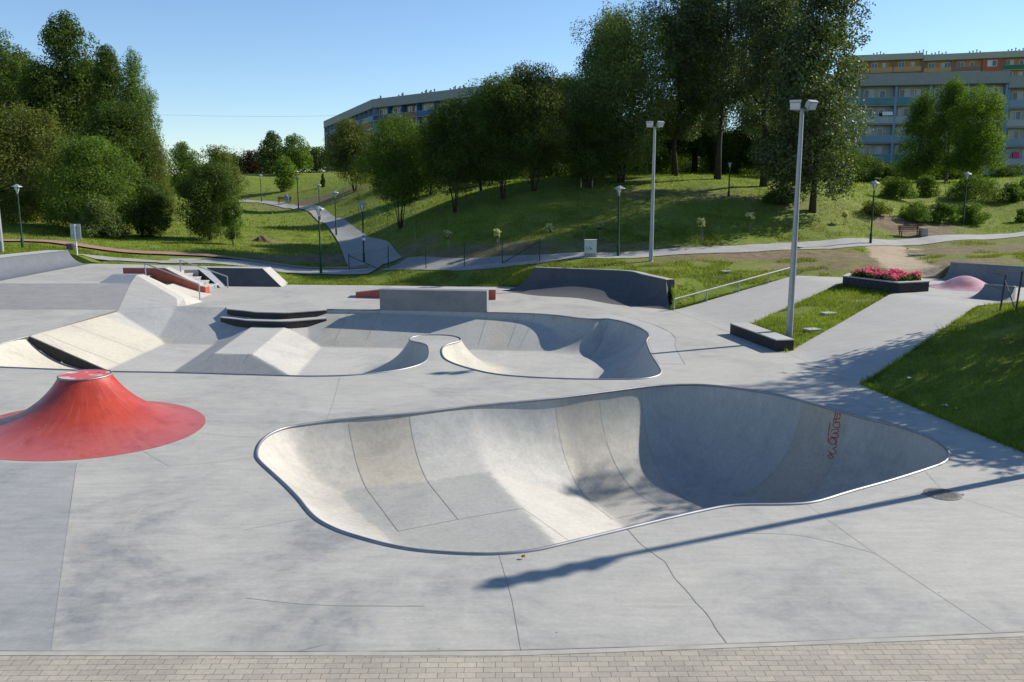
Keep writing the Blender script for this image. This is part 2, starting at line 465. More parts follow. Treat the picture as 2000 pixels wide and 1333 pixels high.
def cdt(points, loops):
    """Delaunay of points with closed constraint loops; returns verts(n,2), tris, orig index lists"""
    V = [Vector((float(p[0]), float(p[1]))) for p in points]; E = []
    for lp in loops:
        o = len(V)
        V += [Vector((float(p[0]), float(p[1]))) for p in lp]
        E += [(o + i, o + (i + 1) % len(lp)) for i in range(len(lp))]
    r = delaunay_2d_cdt(V, E, [], 0, 1e-6)
    return np.array([tuple(v) for v in r[0]]), [tuple(f) for f in r[2]]

def ribbon(mb, line, width, zf, lift=0.004, step=0.1):
    P = resample(np.asarray(line, float)[:, :2], step, closed=False)
    T = np.gradient(P, axis=0); T /= np.linalg.norm(T, axis=1)[:, None] + 1e-9
    Nn = np.stack([-T[:, 1], T[:, 0]], 1) * width / 2
    L, R = P + Nn, P - Nn
    zl, zr = zf(L) + lift, zf(R) + lift
    mb.loft([[(*L[i], zl[i]), (*R[i], zr[i])] for i in range(len(P))][::1])

def arc_wall(F_depth, d, R):
    """height of a bowl with floor depth F_depth, distance d to the lip, transition radius R"""
    Dp = F_depth
    w = np.sqrt(np.maximum(R * R - (R - Dp) ** 2, 1e-6))
    q = np.clip(w - d, 0, None)
    return np.where(d < w, -Dp + R - np.sqrt(np.maximum(R * R - q * q, 0)), -Dp)

# ---- large bowl ----------------------------------------------------
big_px = [(502,882),(508,866),(525,850),(555,837),(600,829),(680,819),(799,809),(923,794),(1085,779),(1196,765),(1277,755),(1341,752),
 (1392,754),(1447,760.5),(1511,770),(1575,786),(1660,810),(1745,831),(1787,844),(1821,857.5),(1847,876),(1853,889),(1847,902),(1821,913.6),
 (1745,938),(1660,961.6),(1596,981),(1554,986),(1500,987),(1447,987.5),(1405,992),(1320,1010.5),(1226,1033),(1135,1055),(1056,1074),(1020,1079.5),
 (966,1083.6),(912,1083),(858,1080),(804,1074.6),(750,1064),(696,1049),(660,1037),(624,1019),(602,999),(584,976),(559,950),(534,927),(512,907),(502,894)]
big_rim = np.array([at(x, y)[:2] for x, y in big_px])
big_rim = resample(smooth_loop(catmull(big_rim, step=0.06), 6), 0.09)
if area2(big_rim) < 0: big_rim = big_rim[::-1]
U_DEEP = np.array([0.95, 0.31]) / math.hypot(0.95, 0.31)
S0 = at(1022, 993, -1.05)[:2] @ U_DEEP
S1 = at(1198, 1015, -1.97)[:2] @ U_DEEP
def big_depth(P):
    s = (P @ U_DEEP - S0) / (S1 - S0)
    e = 0.06
    k = np.clip(s, 0, 1)
    k = np.where((s > -e) & (s < e), (s + e) ** 2 / (4 * e), k)
    k = np.where((s > 1 - e) & (s < 1 + e), 1 - (1 + e - s) ** 2 / (4 * e), k)
    return 1.05 + 0.92 * k
def big_z(P, d=None):
    if d is None: d = np.where(inside(P, big_rim), segdist(P, big_rim), 0)
    return arc_wall(big_depth(P), d, 2.02)

def carve(name, rim, zfun, mat, grid=0.085, rings=(0.003, 0.012, 0.03, 0.055, 0.09, 0.135, 0.19, 0.255), extra=None, tonefun=None, parent=None):
    T = np.roll(rim, -1, 0) - np.roll(rim, 1, 0); T /= np.linalg.norm(T, axis=1)[:, None]
    Nn = np.stack([-T[:, 1], T[:, 0]], 1)             # inward for a counter-clockwise loop
    pts = []
    for d in rings:
        Q = rim + Nn * d
        ok = inside(Q, rim) & (segdist(Q, rim) > d * 0.93)
        pts.append(Q[ok])
    lo, hi = rim.min(0), rim.max(0)
    gx, gy = np.meshgrid(np.arange(lo[0], hi[0], grid), np.arange(lo[1], hi[1], grid))
    gx[1::2] += grid / 2
    G = np.stack([gx.ravel(), gy.ravel()], 1)
    G = G[inside(G, rim)]
    G = G[segdist(G, rim) > rings[-1] + grid * 0.5]
    pts.append(G)
    if extra is not None: pts.append(extra)
    V, F = cdt(np.vstack(pts), [rim])
    F = np.array([f for f in F if len(f) == 3])
    cen = V[F].mean(1)
    F = F[inside(cen, rim)]
    # consistent upward winding
    a, b, c = V[F[:, 0]], V[F[:, 1]], V[F[:, 2]]
    cr = (b[:, 0] - a[:, 0]) * (c[:, 1] - a[:, 1]) - (b[:, 1] - a[:, 1]) * (c[:, 0] - a[:, 0])
    F[cr < 0] = F[cr < 0][:, ::-1]
    used = np.unique(F); remap = -np.ones(len(V), int); remap[used] = np.arange(len(used))
    V = V[used]; F = remap[F]
    d = segdist(V, rim)
    z = zfun(V, d)
    o = fast_mesh(name, np.c_[V, z], F, mat, parent, 3, True)
    if tonefun is not None:
        tn = tonefun(V, d, z)
        ca = o.data.color_attributes.new('tone', 'FLOAT_COLOR', 'POINT')
        ca.data.foreach_set('color', np.c_[tn, np.ones(len(tn))].astype(np.float32).ravel())
    return o

# seams of the large bowl: lip pixel, floor pixel, depth there
seams_px = [((680,819.5),(778,1038),1.05),((798.5,809),(895,1015),1.05),((1085,779),(1196,1015),1.95),((1171,768),(1292,993),1.97),((1252,757),(1352,985),1.97)]
seam_lines = [(at(*a)[:2], at(*b, -z)[:2]) for a, b, z in seams_px]
# seams on the shaded right wall run perpendicular to the lip
for px in ((1566,784),(1656,809)):
    a = at(*px)[:2]; i = np.argmin(np.hypot(*(big_rim - a).T))
    t = big_rim[(i + 2) % len(big_rim)] - big_rim[i - 2]; t /= np.hypot(*t)
    seam_lines.append((big_rim[i], big_rim[i] + np.array([-t[1], t[0]]) * 2.0))
def side(P, L): 
    a, b = L; return (b[0] - a[0]) * (P[:, 1] - a[1]) - (b[1] - a[1]) * (P[:, 0] - a[0])
def big_tone(V, d, z):
    tn = np.ones((len(V), 3))
    wall = z > -big_depth(V) + 0.012
    # panels from left to right along the far wall
    pal = [(1.00,0.985,0.95),(0.97,0.925,0.83),(0.99,1.0,1.0),(0.96,0.925,0.85),(0.96,0.95,0.90),(0.92,0.95,0.97),(0.90,0.85,0.76),(0.90,0.90,0.90)]
    idx = np.zeros(len(V), int)
    far = V[:, 1] > 14.6 + 0.1 * V[:, 0]
    for L in seam_lines: idx += (side(V, L) > 0).astype(int)
    for i, c in enumerate(pal): tn[(idx == i) & wall & far] = c
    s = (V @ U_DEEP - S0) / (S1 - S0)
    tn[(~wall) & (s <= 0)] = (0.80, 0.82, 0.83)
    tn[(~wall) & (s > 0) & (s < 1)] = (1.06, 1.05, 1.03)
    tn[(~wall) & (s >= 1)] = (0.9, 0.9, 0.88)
    return tn

big_bowl = thing('skate_bowl', 'large grey in-ground bowl in the foreground with red graffiti on its shaded right wall', 'skate bowl', (*big_rim.mean(0), 0))
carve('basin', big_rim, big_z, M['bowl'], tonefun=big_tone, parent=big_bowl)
mb = MB(); mb.tube([(*p, 0.004) for p in big_rim], 0.03, 8, closed=True)
mb.build('coping', M['steel'], big_bowl, smooth=True)
mb = MB()
for a, b in seam_lines: ribbon(mb, [a + (b - a) * 0.01, b], 0.014, big_z, 0.006, 0.03)
f0, f1 = at(778, 1038, -1.05)[:2], at(895, 1015, -1.05)[:2]
fc, fd = at(1022, 993, -1.05)[:2], at(1130, 1051, -1.05)[:2]
for L in ([f0, f1, fc], [fc, fd], [at(1205,1013,-1.97)[:2], at(1290,994,-1.97)[:2], at(1380,972,-1.97)[:2]]): ribbon(mb, L, 0.012, big_z, 0.006, 0.03)
mb.build('seam_lines', M['crack'], big_bowl)

# graffiti: sprayed letters n e m o and a tail running down the wall
def graffiti():
    base = at(1634, 802)[:2]
    i = np.argmin(np.hypot(*(big_rim - base).T))
    t = big_rim[(i + 4) % len(big_rim)] - big_rim[i - 4]; t /= np.hypot(*t)
    n = np.array([-t[1], t[0]])
    # (along the lip, down the wall arc) control strokes, letters rotated to climb the wall
    strokes = [
     [(-.10,.26),(.02,.20),(.10,.34),(.02,.40),(-.08,.42),(.10,.38)],
     [(-.06,.50),(.10,.46),(.12,.56),(.0,.60),(-.08,.55),(-.02,.48),(.10,.44)],
     [(-.10,.72),(.08,.62),(.12,.70),(-.02,.78),(.12,.76),(.14,.86),(-.06,.90)],
     [(-.02,.92),(.10,.90),(.16,1.0),(.08,1.10),(-.04,1.08),(-.06,.98),(.04,.92),(.14,1.02)],
     [(.12,1.06),(.20,1.14),(.12,1.22),(.24,1.30),(.14,1.42),(.06,1.50),(.16,1.56),(.22,1.48),(.12,1.44),(.08,1.36)],
     [(-.16,.50),(-.14,.80),(-.08,1.06)],
     [(-.02,.16),(-.08,.48)], [(.04,.16),(-.01,.46)], [(.16,1.40),(.02,1.34)],
    ]
    R = 2.02; m = MB()
    for st in strokes:
        C = catmull(np.array([(a * .95 + .05, .10 + b * 0.66) for a, b in st]), step=0.02, closed=False)
        for k in range(len(C) - 1):
            pass
        P3 = []
        for a, s in C:
            # s is arc length down from the lip
            th0 = math.acos((R - 1.97) / R) ; th = th0 - s / R
            d = R * (math.sin(th0) - math.sin(th))
            p = base + t * (-a) + n * d
            P3.append(p)
        P3 = np.array(P3)
        d = segdist(P3, big_rim)
        z = big_z(P3, d)
        pts = [Vector((P3[q, 0] + n[0] * 0.006, P3[q, 1] + n[1] * 0.006, z[q] + 0.006)) for q in range(len(P3))]
        # flat paint stroke following the wall
        rows = []
        for q in range(len(pts)):
            tv = (pts[min(q + 1, len(pts) - 1)] - pts[max(q - 1, 0)]).normalized()
            dd = float(d[q]); th = math.asin(max(-1, min(1, (math.sqrt(R*R-(R-1.97)**2) - dd) / R)))
            nv = Vector((n[0] * math.sin(th), n[1] * math.sin(th), math.cos(th)))
            sv = tv.cross(nv).normalized() * 0.009
            rows.append([tuple(pts[q] + sv + nv * 0.002), tuple(pts[q] - sv + nv * 0.002)])
        m.loft(rows)
    return m.build('graffiti', plain('red_spray_paint', (0.36, 0.05, 0.03), 0.7), big_bowl)
graffiti()

# ---- middle bowl ---------------------------------------------------
D_MID = 1.10
mid_px = [(951,611),(994,612),(1050,614),(1095,617.6),(1132,622.5),(1159,624.4),(1185,623.6),(1215,629),(1245,639),(1264,650.6),(1267.5,658),(1263,664.5),
 (1263,671),(1271,692),(1284,712.5),(1291,725.6),(1288,733),(1271,738.7),(1237.5,741.7),(1144,741.7),(1069,739.5),(1005,735.7),(960,730.5),(922.5,722),(892.5,713),
 (874,705),(865.5,697.5),(862.5,686),(867,677),(879,672),(894,668.6),(901,664.5),(896,660),(881,656.5),(851,655),(825,656),(806,659),(799,663.5),(804,667.5),(821,670.5),
 (832.5,674.5),(836.6,682),(837,694),(832.5,705),(817.5,714),(787.5,722),(750,728),(712.5,732),(667.5,735),(600,736),(537,734.5),(333,728.7),(218,727),(133,723.6),(34,719.5),(0,718)]
mid_c = np.array([at(x, y)[:2] for x, y in mid_px])
mid_c = np.vstack([mid_c, [(-15.3, 23.95), (-15.95, 24.5), (-16.25, 25.4)]])
mid_curve = resample(catmull(mid_c, step=0.05, closed=False), 0.09, closed=False)
for _ in range(4): mid_curve[1:-1] = 0.25 * mid_curve[:-2] + 0.5 * mid_curve[1:-1] + 0.25 * mid_curve[2:]
LEFT_X = -16.05
p_lt = at(232, 605)[:2]; p_bl = at(347, 599)[:2]; p_br = at(442, 600.5)[:2]
ledge_line = np.array([at(x, y)[:2] for x, y in ((443,604),(480,607.5),(500,610),(560,611.5),(637,606))])
slabL, slabR = at(742, 606.5)[:2], at(951, 611)[:2]
wallL = at(637.5, 605)[:2]
left_edge = np.array([(-16.28, 27.3), (-16.12, 28.75), (-16.05, 30.8), p_lt])
back_part = np.vstack([[p_lt, p_bl, p_br], ledge_line, [wallL, slabL]])
# the rim runs: curve (front, going left), up the left edge, along the back to the slab
rim_straight = np.vstack([left_edge[:-1], back_part])
mid_rim = np.vstack([mid_curve, resample(np.vstack([mid_curve[-1:], rim_straight, slabR[None]]), 0.09, closed=False)[1:-1]])
if area2(mid_rim) < 0: mid_rim_ccw = mid_rim[::-1].copy()
else: mid_rim_ccw = mid_rim.copy()
arc_edge = np.vstack([[wallL, slabL], mid_curve])         # edges with a round transition
hip_A = np.array([*p_lt, 0.0]); hip_B = np.array([*p_bl, 0.0]); hip_C = at(313, 671, -D_MID)
hip_n = np.cross(hip_B - hip_A, hip_C - hip_A)
if hip_n[2] < 0: hip_n = -hip_n
def hip_z(P): return hip_A[2] - ((P - hip_A[:2]) @ hip_n[:2]) / hip_n[2]
back_dir = p_br - p_bl; back_dir /= np.hypot(*back_dir); back_nrm = np.array([back_dir[1], -back_dir[0]])   # towards the viewer
if back_nrm[1] > 0: back_nrm = -back_nrm
FUN_T = -0.50
fun_top = [at(418, 691, FUN_T)[:2], at(493, 692, FUN_T)[:2], at(555, 640, FUN_T)[:2], at(490, 640, FUN_T)[:2]]
fR0, fR1 = at(586, 734, -D_MID)[:2], at(633, 664, -D_MID)[:2]
fL0, fL1 = at(334, 729, -D_MID)[:2], at(415, 677, -D_MID)[:2]
def plane_fall(P, t0, t1, b0):
    """falls from the top edge line t0-t1 (z=FUN_T) to point b0 (z=-D)"""
    d = t1 - t0; d = d / np.hypot(*d); n = np.array([d[1], -d[0]])
    if (b0 - t0) @ n < 0: n = -n
    L = (b0 - t0) @ n
    return FUN_T - ((P - t0) @ n) * ((D_MID + FUN_T) / L)
def offset_line(L, d):
    T = np.gradient(L, axis=0); T /= np.linalg.norm(T, axis=1)[:, None]
    return L + np.stack([T[:, 1], -T[:, 0]], 1) * d
L1 = resample(ledge_line, 0.15, closed=False)
L2 = offset_line(L1, 0.5); L2[0] += (0.22, 0.05); L2[-1] = L1[-1] + np.array([0.0, -0.45])
LEDGE_FRONT = L2
SLICE_Y = 28.55
def mid_z(P, d=None):
    z = np.full(len(P), -D_MID)
    da = segdist(P, arc_edge, closed=False)
    z = np.maximum(z, arc_wall(D_MID, da, 2.0))
    # left bank (flat) and, nearer, a concave quarter
    dl = np.clip(P[:, 0] - (LEFT_X - 0.05), 0, None)
    flat = -dl * (D_MID / 2.62)
    con = arc_wall(D_MID, np.clip(P[:, 0] + 16.22, 0, None), 3.4)
    z = np.maximum(z, np.where(P[:, 1] > SLICE_Y + 0.1 * (P[:, 0] + 16) * -1.0, flat, con))
    z = np.maximum(z, -np.clip((P - p_bl) @ back_nrm, 0, None) * (D_MID / 2.55))
    z = np.maximum(z, np.minimum(hip_z(P), 0))
    f = np.minimum.reduce([np.full(len(P), FUN_T),
        plane_fall(P, fun_top[0], fun_top[1], at(463, 736, -D_MID)[:2] + np.array([0, -0.1])),
        plane_fall(P, fun_top[1], fun_top[2], 0.5 * (fR0 + fR1)),
        plane_fall(P, fun_top[0], fun_top[3], 0.5 * (fL0 + fL1))])
    z = np.maximum(z, f)
    z = np.maximum(z, FUN_T - 0.05 - 0.43 * segdist(P, LEDGE_FRONT, closed=False))
    return np.where(z > 0, 0, z)
# keep the lip itself at ground level only where the bowl surface meets it; ledges cover the rest
def mid_tone(V, d, z):
    tn = np.ones((len(V), 3))
    x, y = V[:, 0], V[:, 1]
    leftb = (x < -13.2) & (hip_z(V) < z - 0.01)
    bank = leftb & (y < 33.6) & (z > -D_MID + .01)
    tn[bank] = (1.12, 1.08, 0.97)
    hip = (np.abs(hip_z(V) - z) < 0.01); tn[hip] = (0.93, 0.96, 0.99)
    # paler funbox right face, darker front face, then the kidney wall tones
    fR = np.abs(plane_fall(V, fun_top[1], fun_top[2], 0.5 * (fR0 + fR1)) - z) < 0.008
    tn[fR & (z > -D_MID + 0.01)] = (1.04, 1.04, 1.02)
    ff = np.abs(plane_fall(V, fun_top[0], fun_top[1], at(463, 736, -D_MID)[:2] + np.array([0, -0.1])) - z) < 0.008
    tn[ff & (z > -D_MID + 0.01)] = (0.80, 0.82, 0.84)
    w = (z > -D_MID + 0.02) & (x > -7.4) & (y > 30)
    tn[w] = (0.97, 0.945, 0.87)
    tn[w & (x > slabL[0]) & (x < slabR[0])] = (0.93, 0.94, 0.93)
    tn[w & (x > slabR[0] + 0.9)] = (0.92, 0.94, 0.93)
    tn[(z > -D_MID + 0.02) & (x > -4.4) & (x < 1.5) & (y < 30)] = (1.03, 1.0, 0.92)
    return tn
mid_bowl = thing('kidney_pool', 'long sunken skate pool with flat banks and a kidney end behind the large bowl', 'skate pool', (*mid_rim.mean(0), 0))
ex = []
for a, b in ((fun_top[0], fun_top[1]), (fun_top[1], fun_top[2]), (fun_top[0], fun_top[3])):
    n = int(np.hypot(*(b - a)) / 0.05); ex.append(np.linspace(a, b, n))
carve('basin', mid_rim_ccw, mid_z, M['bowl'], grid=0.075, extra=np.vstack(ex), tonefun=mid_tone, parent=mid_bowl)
mb = MB()
mb.tube([(*p, 0.004) for p in mid_curve], 0.028, 8)
mb.tube([(*p, 0.004) for p in resample(np.vstack([[mid_curve[-1]], left_edge[:2]]), 0.2, closed=False)], 0.028, 8)
mb.tube([(*wallL, .004), (*slabL, .004)], 0.025, 8)
mb.build('coping', M['steel'], mid_bowl, smooth=True)
mb = MB()
def wall_seam(px, L=1.9):
    a = at(*px)[:2]; i = np.argmin(np.hypot(*(mid_rim_ccw - a).T)); r = mid_rim_ccw
    t = r[(i + 3) % len(r)] - r[i - 3]; t /= np.hypot(*t)
    ribbon(mb, [r[i] + np.array([-t[1], t[0]]) * .02, r[i] + np.array([-t[1], t[0]]) * L], 0.016, lambda P: mid_z(P), 0.006, 0.04)
for px in ((681,606),(741,607),(951,611),(1010,613),(1040,614),(1190,624)): wall_seam(px)
for L in ((fun_top[0], at(405, 729, -D_MID)[:2]), (at(486,692,FUN_T)[:2], at(477,731,-D_MID)[:2]), ((-16.0, 29.3), (-13.5, 29.3)), ((-16.0, 31.2), (-13.5, 31.4))):
    ribbon(mb, L, 0.015, lambda P: mid_z(P), 0.006, 0.06)
mb.build('seam_lines', M['crack'], mid_bowl)
# black painted slice between the flat bank and the concave quarter
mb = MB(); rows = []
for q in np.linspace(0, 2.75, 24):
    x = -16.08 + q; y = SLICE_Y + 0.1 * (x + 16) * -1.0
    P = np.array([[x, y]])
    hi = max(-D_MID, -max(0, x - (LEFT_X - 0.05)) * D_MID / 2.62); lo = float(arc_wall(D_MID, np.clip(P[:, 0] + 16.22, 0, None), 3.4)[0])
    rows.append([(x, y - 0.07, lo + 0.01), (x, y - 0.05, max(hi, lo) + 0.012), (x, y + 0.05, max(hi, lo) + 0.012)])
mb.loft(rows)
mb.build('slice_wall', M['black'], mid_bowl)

# ---- stepped black ledge over the funbox ---------------------------
def offset_line(L, d):
    T = np.gradient(L, axis=0); T /= np.linalg.norm(T, axis=1)[:, None]
    return L + np.stack([T[:, 1], -T[:, 0]], 1) * d
ledge = thing('stepped_ledge', 'low black-faced two-step ledge dropping into the sunken pool', 'ledge', (*ledge_line[2], 0))
Lb = L1 + np.array([0, 0.9])
def tier(name, F, Bk, z0, z1):
    n = len(F)
    m = MB(); m.prism(np.vstack([F, Bk[::-1]]), z0, z1 - 0.035)
    o = m.build(name, M['black'], ledge)
    c = MB(); F2 = offset_line(F, 0.012)
    c.prism(np.vstack([F2, Bk[::-1]]), z1 - 0.035, z1)
    c.build('top_slab', M['band'], o)
tier('upper_step', L1, L1 + np.array([0, 0.32]), -0.27, 0.014)
tier('lower_step', L2, L1 + np.array([0, -0.012]), -0.70, -0.25)

# ---- wallride slab --------------------------------------------------
wr = thing('wallride', 'tall thin grey concrete wall standing on the back edge of the sunken pool', 'wall', (*(slabL + slabR) / 2, 0))
dv = slabR - slabL; dv /= np.hypot(*dv); nv = np.array([-dv[1], dv[0]])
zt = 0.86
mb = MB(); a, b = slabL, slabR
mb.prism([tuple(a - nv * .0), tuple(b - nv * .0), tuple(b + nv * .42), tuple(a + nv * .42)], -0.05, zt - 0.03)
mb.build('wall_body', M['slab'], wr, bevel=0.012)
mb = MB(); mb.prism([tuple(a - nv * .004), tuple(b - nv * .004), tuple(b + nv * .425), tuple(a + nv * .425)], zt - 0.03, zt)
mb.build('steel_edge', M['galv'], wr)

# ---- plaza sheet -----------------------------------------------------
PLAZA = [(-30, 8.55), (-5.6, 8.72), (0, 8.71), (3.07, 8.92), (5.8, 9.12), (10.6, 9.55), (9.7, 15.8), (8.85, 21.54), (8.26, 25.77), (8.02, 26.15), (7.42, 29.25),
         (7.47, 29.5), (6.46, 34.75), (6.6, 37.5), (5.6, 40.9), (1.2, 42.6), (-0.51, 43.0), (-8, 43.65), (-11.43, 43.9), (-12.3, 44.4), (-16.5, 44.6), (-30, 44.6)]
holes = [big_rim, mid_rim_ccw]
V, F = cdt([], [np.array(PLAZA)] + holes)
F = np.array([f for f in F])
cen = V[F].mean(1)
keep = inside(cen, np.array(PLAZA)) & ~inside(cen, big_rim) & ~inside(cen, mid_rim_ccw)
F = F[keep]
a, b, c = V[F[:, 0]], V[F[:, 1]], V[F[:, 2]]
cr = (b[:, 0] - a[:, 0]) * (c[:, 1] - a[:, 1]) - (b[:, 1] - a[:, 1]) * (c[:, 0] - a[:, 0])
F[cr < 0] = F[cr < 0][:, ::-1]
plaza = fast_mesh('plaza_pavement', np.c_[V, np.zeros(len(V))], F, M['plaza'], None, 3)
tag(plaza, 'smooth grey concrete floor of the skate plaza around the bowls', kind='structure')
# outline kerb edge of the plaza towards the brick paving
zero = lambda P: np.zeros(len(P))
mb = MB()
def jl(pts, w=0.0065): ribbon(mb, [at(*p)[:2] for p in pts], w, zero, 0.004, 0.2)
for L in ([(150,905),(125,1080),(100,1272)], [(640,1258),(585,1272)], [(664,737),(650,790),(637,822)], [(735,735),(830,757),(925,793)], [(0,898),(10,897)],
          [(602,1012),(480,1035)], [(280,882),(330,911)], [(330,911),(410,905),(500,893)], [(388,846),(500,856)],
          [(975,1084),(1000,1170),(1018,1272)], [(1575,985),(1700,1075),(1945,1236)], [(1884,976),(2000,1012)], [(1808,922),(1838,955)], [(1120,742),(1190,765)],
          [(1218,742),(1270,754)], [(1700,985),(1798,962)], [(405,822),(470,828)]): jl(L)
ribbon(mb, [at(*p)[:2] for p in ((0,1271),(300,1272.5),(600,1273.5),(1000,1270),(1300,1262),(1540,1254),(2000,1234))], 0.02, zero, 0.004, 0.3)
mb.build('expansion_joints', M['joint'], plaza)
mb = MB()
c1 = [(1226,1034),(1250,1062),(1285,1088),(1300,1098),(1318,1130),(1345,1158),(1360,1178),(1378,1196),(1390,1212),(1398,1228),(1412,1246),(1420,1257)]
ribbon(mb, [at(x, y)[:2] for x, y in c1], 0.012, zero, 0.004, 0.12)
mb.build('cracks', M['crack'], plaza)
mb = MB(); sl_ = [at(*q)[:2] for q in ((-700,905),(148,905),(125,1080),(100,1270),(-400,1270))]
mb.add([(*q, 0.002) for q in sl_], [tuple(range(5))[::-1]]); mb.build('older_slab', M['darkslab'], plaza)
mb = MB()
for L, w in (([(480,1168),(560,1177),(660,1183),(830,1184)], .022), ([(1440,1042),(1540,1044),(1620,1058),(1712,1082)], .014), ([(230,1060),(262,1010),(300,975),(345,958)], .022)):
    ribbon(mb, catmull(np.array([at(*q)[:2] for q in L]), step=.1, closed=False), w * .8, zero, 0.0035, 0.1)
mb.build('wheel_marks', plain('faint_wheel_mark', (0.36, 0.35, 0.322), .8, 0, .2, 1.5), plaza)
# a separately poured band beside the kidney end
band_in = [(1132,621),(1160,622.5),(1186,622),(1217,627),(1248,637),(1268,650),(1271,658),(1267,664.5),(1267,671),(1275,692),(1288,712)]
band_out = [(1338,712),(1328,695),(1319,676),(1320,664),(1309,650),(1275,634),(1228,621),(1190,613)]
mb = MB(); rim_b = [at(*p)[:2] for p in band_in + band_out]
mb.add([(*p, 0.004) for p in rim_b], [tuple(range(len(rim_b)))])
bo = mb.build('poured_band', M['band'], plaza)
mb = MB(); ribbon(mb, catmull(np.array([at(*p)[:2] for p in band_out]), step=.1, closed=False), 0.03, zero, 0.008, 0.1); mb.build('band_joint', M['joint'], plaza)

# ---- front brick paving ----------------------------------------------
mb = MB()
fl = [(-30, 8.545), (-5.6, 8.715), (0, 8.705), (3.07, 8.915), (5.8, 9.115), (10.6, 9.545)]
mb.add([(x, y, 0.0) for x, y in fl] + [(10.6, 2.0, 0.0), (-30, 2.0, 0.0)], [tuple(range(len(fl) + 2))[::-1]])
pv = mb.build('brick_pavement', M['paving']); tag(pv, 'grey brick paving along the near edge of the plaza', kind='structure')
mb = MB()
ribbon(mb, np.array(fl) + np.array([0, -0.045]), 0.085, zero, 0.004, 0.25)
kb = mb.build('kerb_strip', plain('pale_kerb_strip', (0.37, 0.35, 0.305), 0.85, 0, 0.15, 3), pv)

# ================================================================== plaza obstacles
# ---- red volcano -------------------------------------------------------
def volcano():
    pts = [(75,902),(404,822),(275,783),(60,799),(0,812),(0,897.5),(300,876),(375,850),(375,800)]
    Q = np.array([at(*p)[:2] for p in pts])
    A = np.c_[2 * Q, np.ones(len(Q))]; s = np.linalg.lstsq(A, (Q ** 2).sum(1), rcond=None)[0]
    # general ellipse around the circle fit
    ctr = s[:2]
    X = Q - ctr
    B = np.c_[X[:, 0] ** 2, X[:, 0] * X[:, 1], X[:, 1] ** 2]
    k = np.linalg.lstsq(B, np.ones(len(B)), rcond=None)[0]
    Mx = np.array([[k[0], k[1] / 2], [k[1] / 2, k[2]]])
    w, U = np.linalg.eigh(Mx); ax = 1 / np.sqrt(w)
    top = at(166, 733, 0.95)[:2]; rt = 0.52; H = 0.95
    n = 96; rows = []; tones = []
    for t in np.linspace(0, 1, 30):
        # concave profile: quarter arc skirt rising to a steep neck
        row = []
        ang = t * math.radians(66)
        rr = 1 - (math.sin(ang) / math.sin(math.radians(66))); zz = (1 - math.cos(ang)) / (1 - math.cos(math.radians(66)))
        for j in range(n + 1):
            q = 2 * math.pi * j / n
            e = U @ (ax * np.array([math.cos(q), math.sin(q)])) + ctr
            q2 = math.atan2(*(e - ctr)[::-1])
            tp = top + rt * np.array([math.cos(q2), math.sin(q2)])
            p = tp + (e - tp) * rr
            row.append((p[0], p[1], 0.004 + H * zz)); tones.append(max(0, 1 - zz * 3.2))
        rows.append(row)
    m = MB(); m.loft(rows)
    root = thing('volcano_ramp', 'glossy red volcano-shaped mound with a scraped flat top', 'volcano ramp', (*top, 0))
    body = m.build('cone', M['volcano'], root, smooth=True)
    # shader reads object coordinates: keep them centred on the axis
    for v in body.data.vertices: v.co.x -= top[0]; v.co.y -= top[1]
    body.matrix_parent_inverse = Matrix(); 
    ca = body.data.color_attributes.new('tone', 'FLOAT_COLOR', 'POINT')
    ca.data.foreach_set('color', np.repeat(np.array(tones)[:, None], 4, 1).astype(np.float32).ravel())
    ring = [(top[0] + (rt + .004) * math.cos(2 * math.pi * j / 64), top[1] + (rt + .004) * math.sin(2 * math.pi * j / 64), H) for j in range(64)]
    m = MB(); m.tube(ring, 0.022, 8, closed=True); m.build('coping_ring', M['steel'], root, smooth=True)
    m = MB(); m.lathe((top[0], top[1], H - 0.02), [(rt, 0), (rt, 0.03)], 64); cap = m.build('top_plate', M['cap'], root)
    m = MB(); hp = at(193, 729, H)[:2]; m.lathe((hp[0], hp[1], H + 0.004), [(0.03, 0), (0.03, 0.008)], 12); m.build('bolt_hole', M['black'], cap)
volcano()

# ---- left upper platform with grey bank, corner hip and ridge -----------
HP = 0.85
gtop = 36.80
UP = [(-30, gtop), (-16.19, gtop), (-16.6, 37.6), (-16.6, 40.2), (-16.1, 40.2), (-16.1, 42.7), (-15.45, 42.85), (-15.45, 44.62), (-18.7, 45.4), (-22.4, 46.3), (-30, 47)]
mb = MB(); mb.prism(UP, 0.0, HP)
upp = mb.build('upper_platform_pavement', M['plaza']); tag(upp, 'raised concrete platform on the left above the stairs', kind='structure')
mb = MB()
A_ = (-30, 34.92); B_ = tuple(p_lt); C_ = (-16.19, gtop); D_ = (-30, gtop)
mb.add([(*A_, .003), (*B_, .003), (*C_, HP), (*D_, HP), (*C_, 0), (*D_, 0)], [(0, 1, 2, 3), (1, 4, 2), (0, 3, 5), (5, 3, 2, 4), (0, 5, 4, 1)])
gb = mb.build('grey_bank', M['greybank']); tag(gb, 'long rough grey sloped bank rising to the left platform', 'bank')
ridge = thing('hip_ridge', 'pale pointed hip ridge falling from the left platform towards the pool', 'ridge', (-16, 37, 0))
pk = np.array([-16.2, 37.47, 1.14]); pe = np.array([-14.11, 36.36, 0.27])
pkl = at(218, 537, 1.14); bl_ = at(195, 553.5, HP)
mb = MB()
lt3 = np.array([*p_lt, 0.004]); bl3 = np.array([*p_bl, 0.004]); g3 = np.array([-16.19, gtop, HP + .004])
off = np.array([0.22, 0.30, -0.02])
mb.add([lt3, bl3, pe, pk, g3], [(0, 1, 2, 3, 4)], 0)                       # hip face
mb.add([pk, pe, pe + off * 0.9, pk + off], [(0, 1, 2, 3)], 1)                     # narrow top
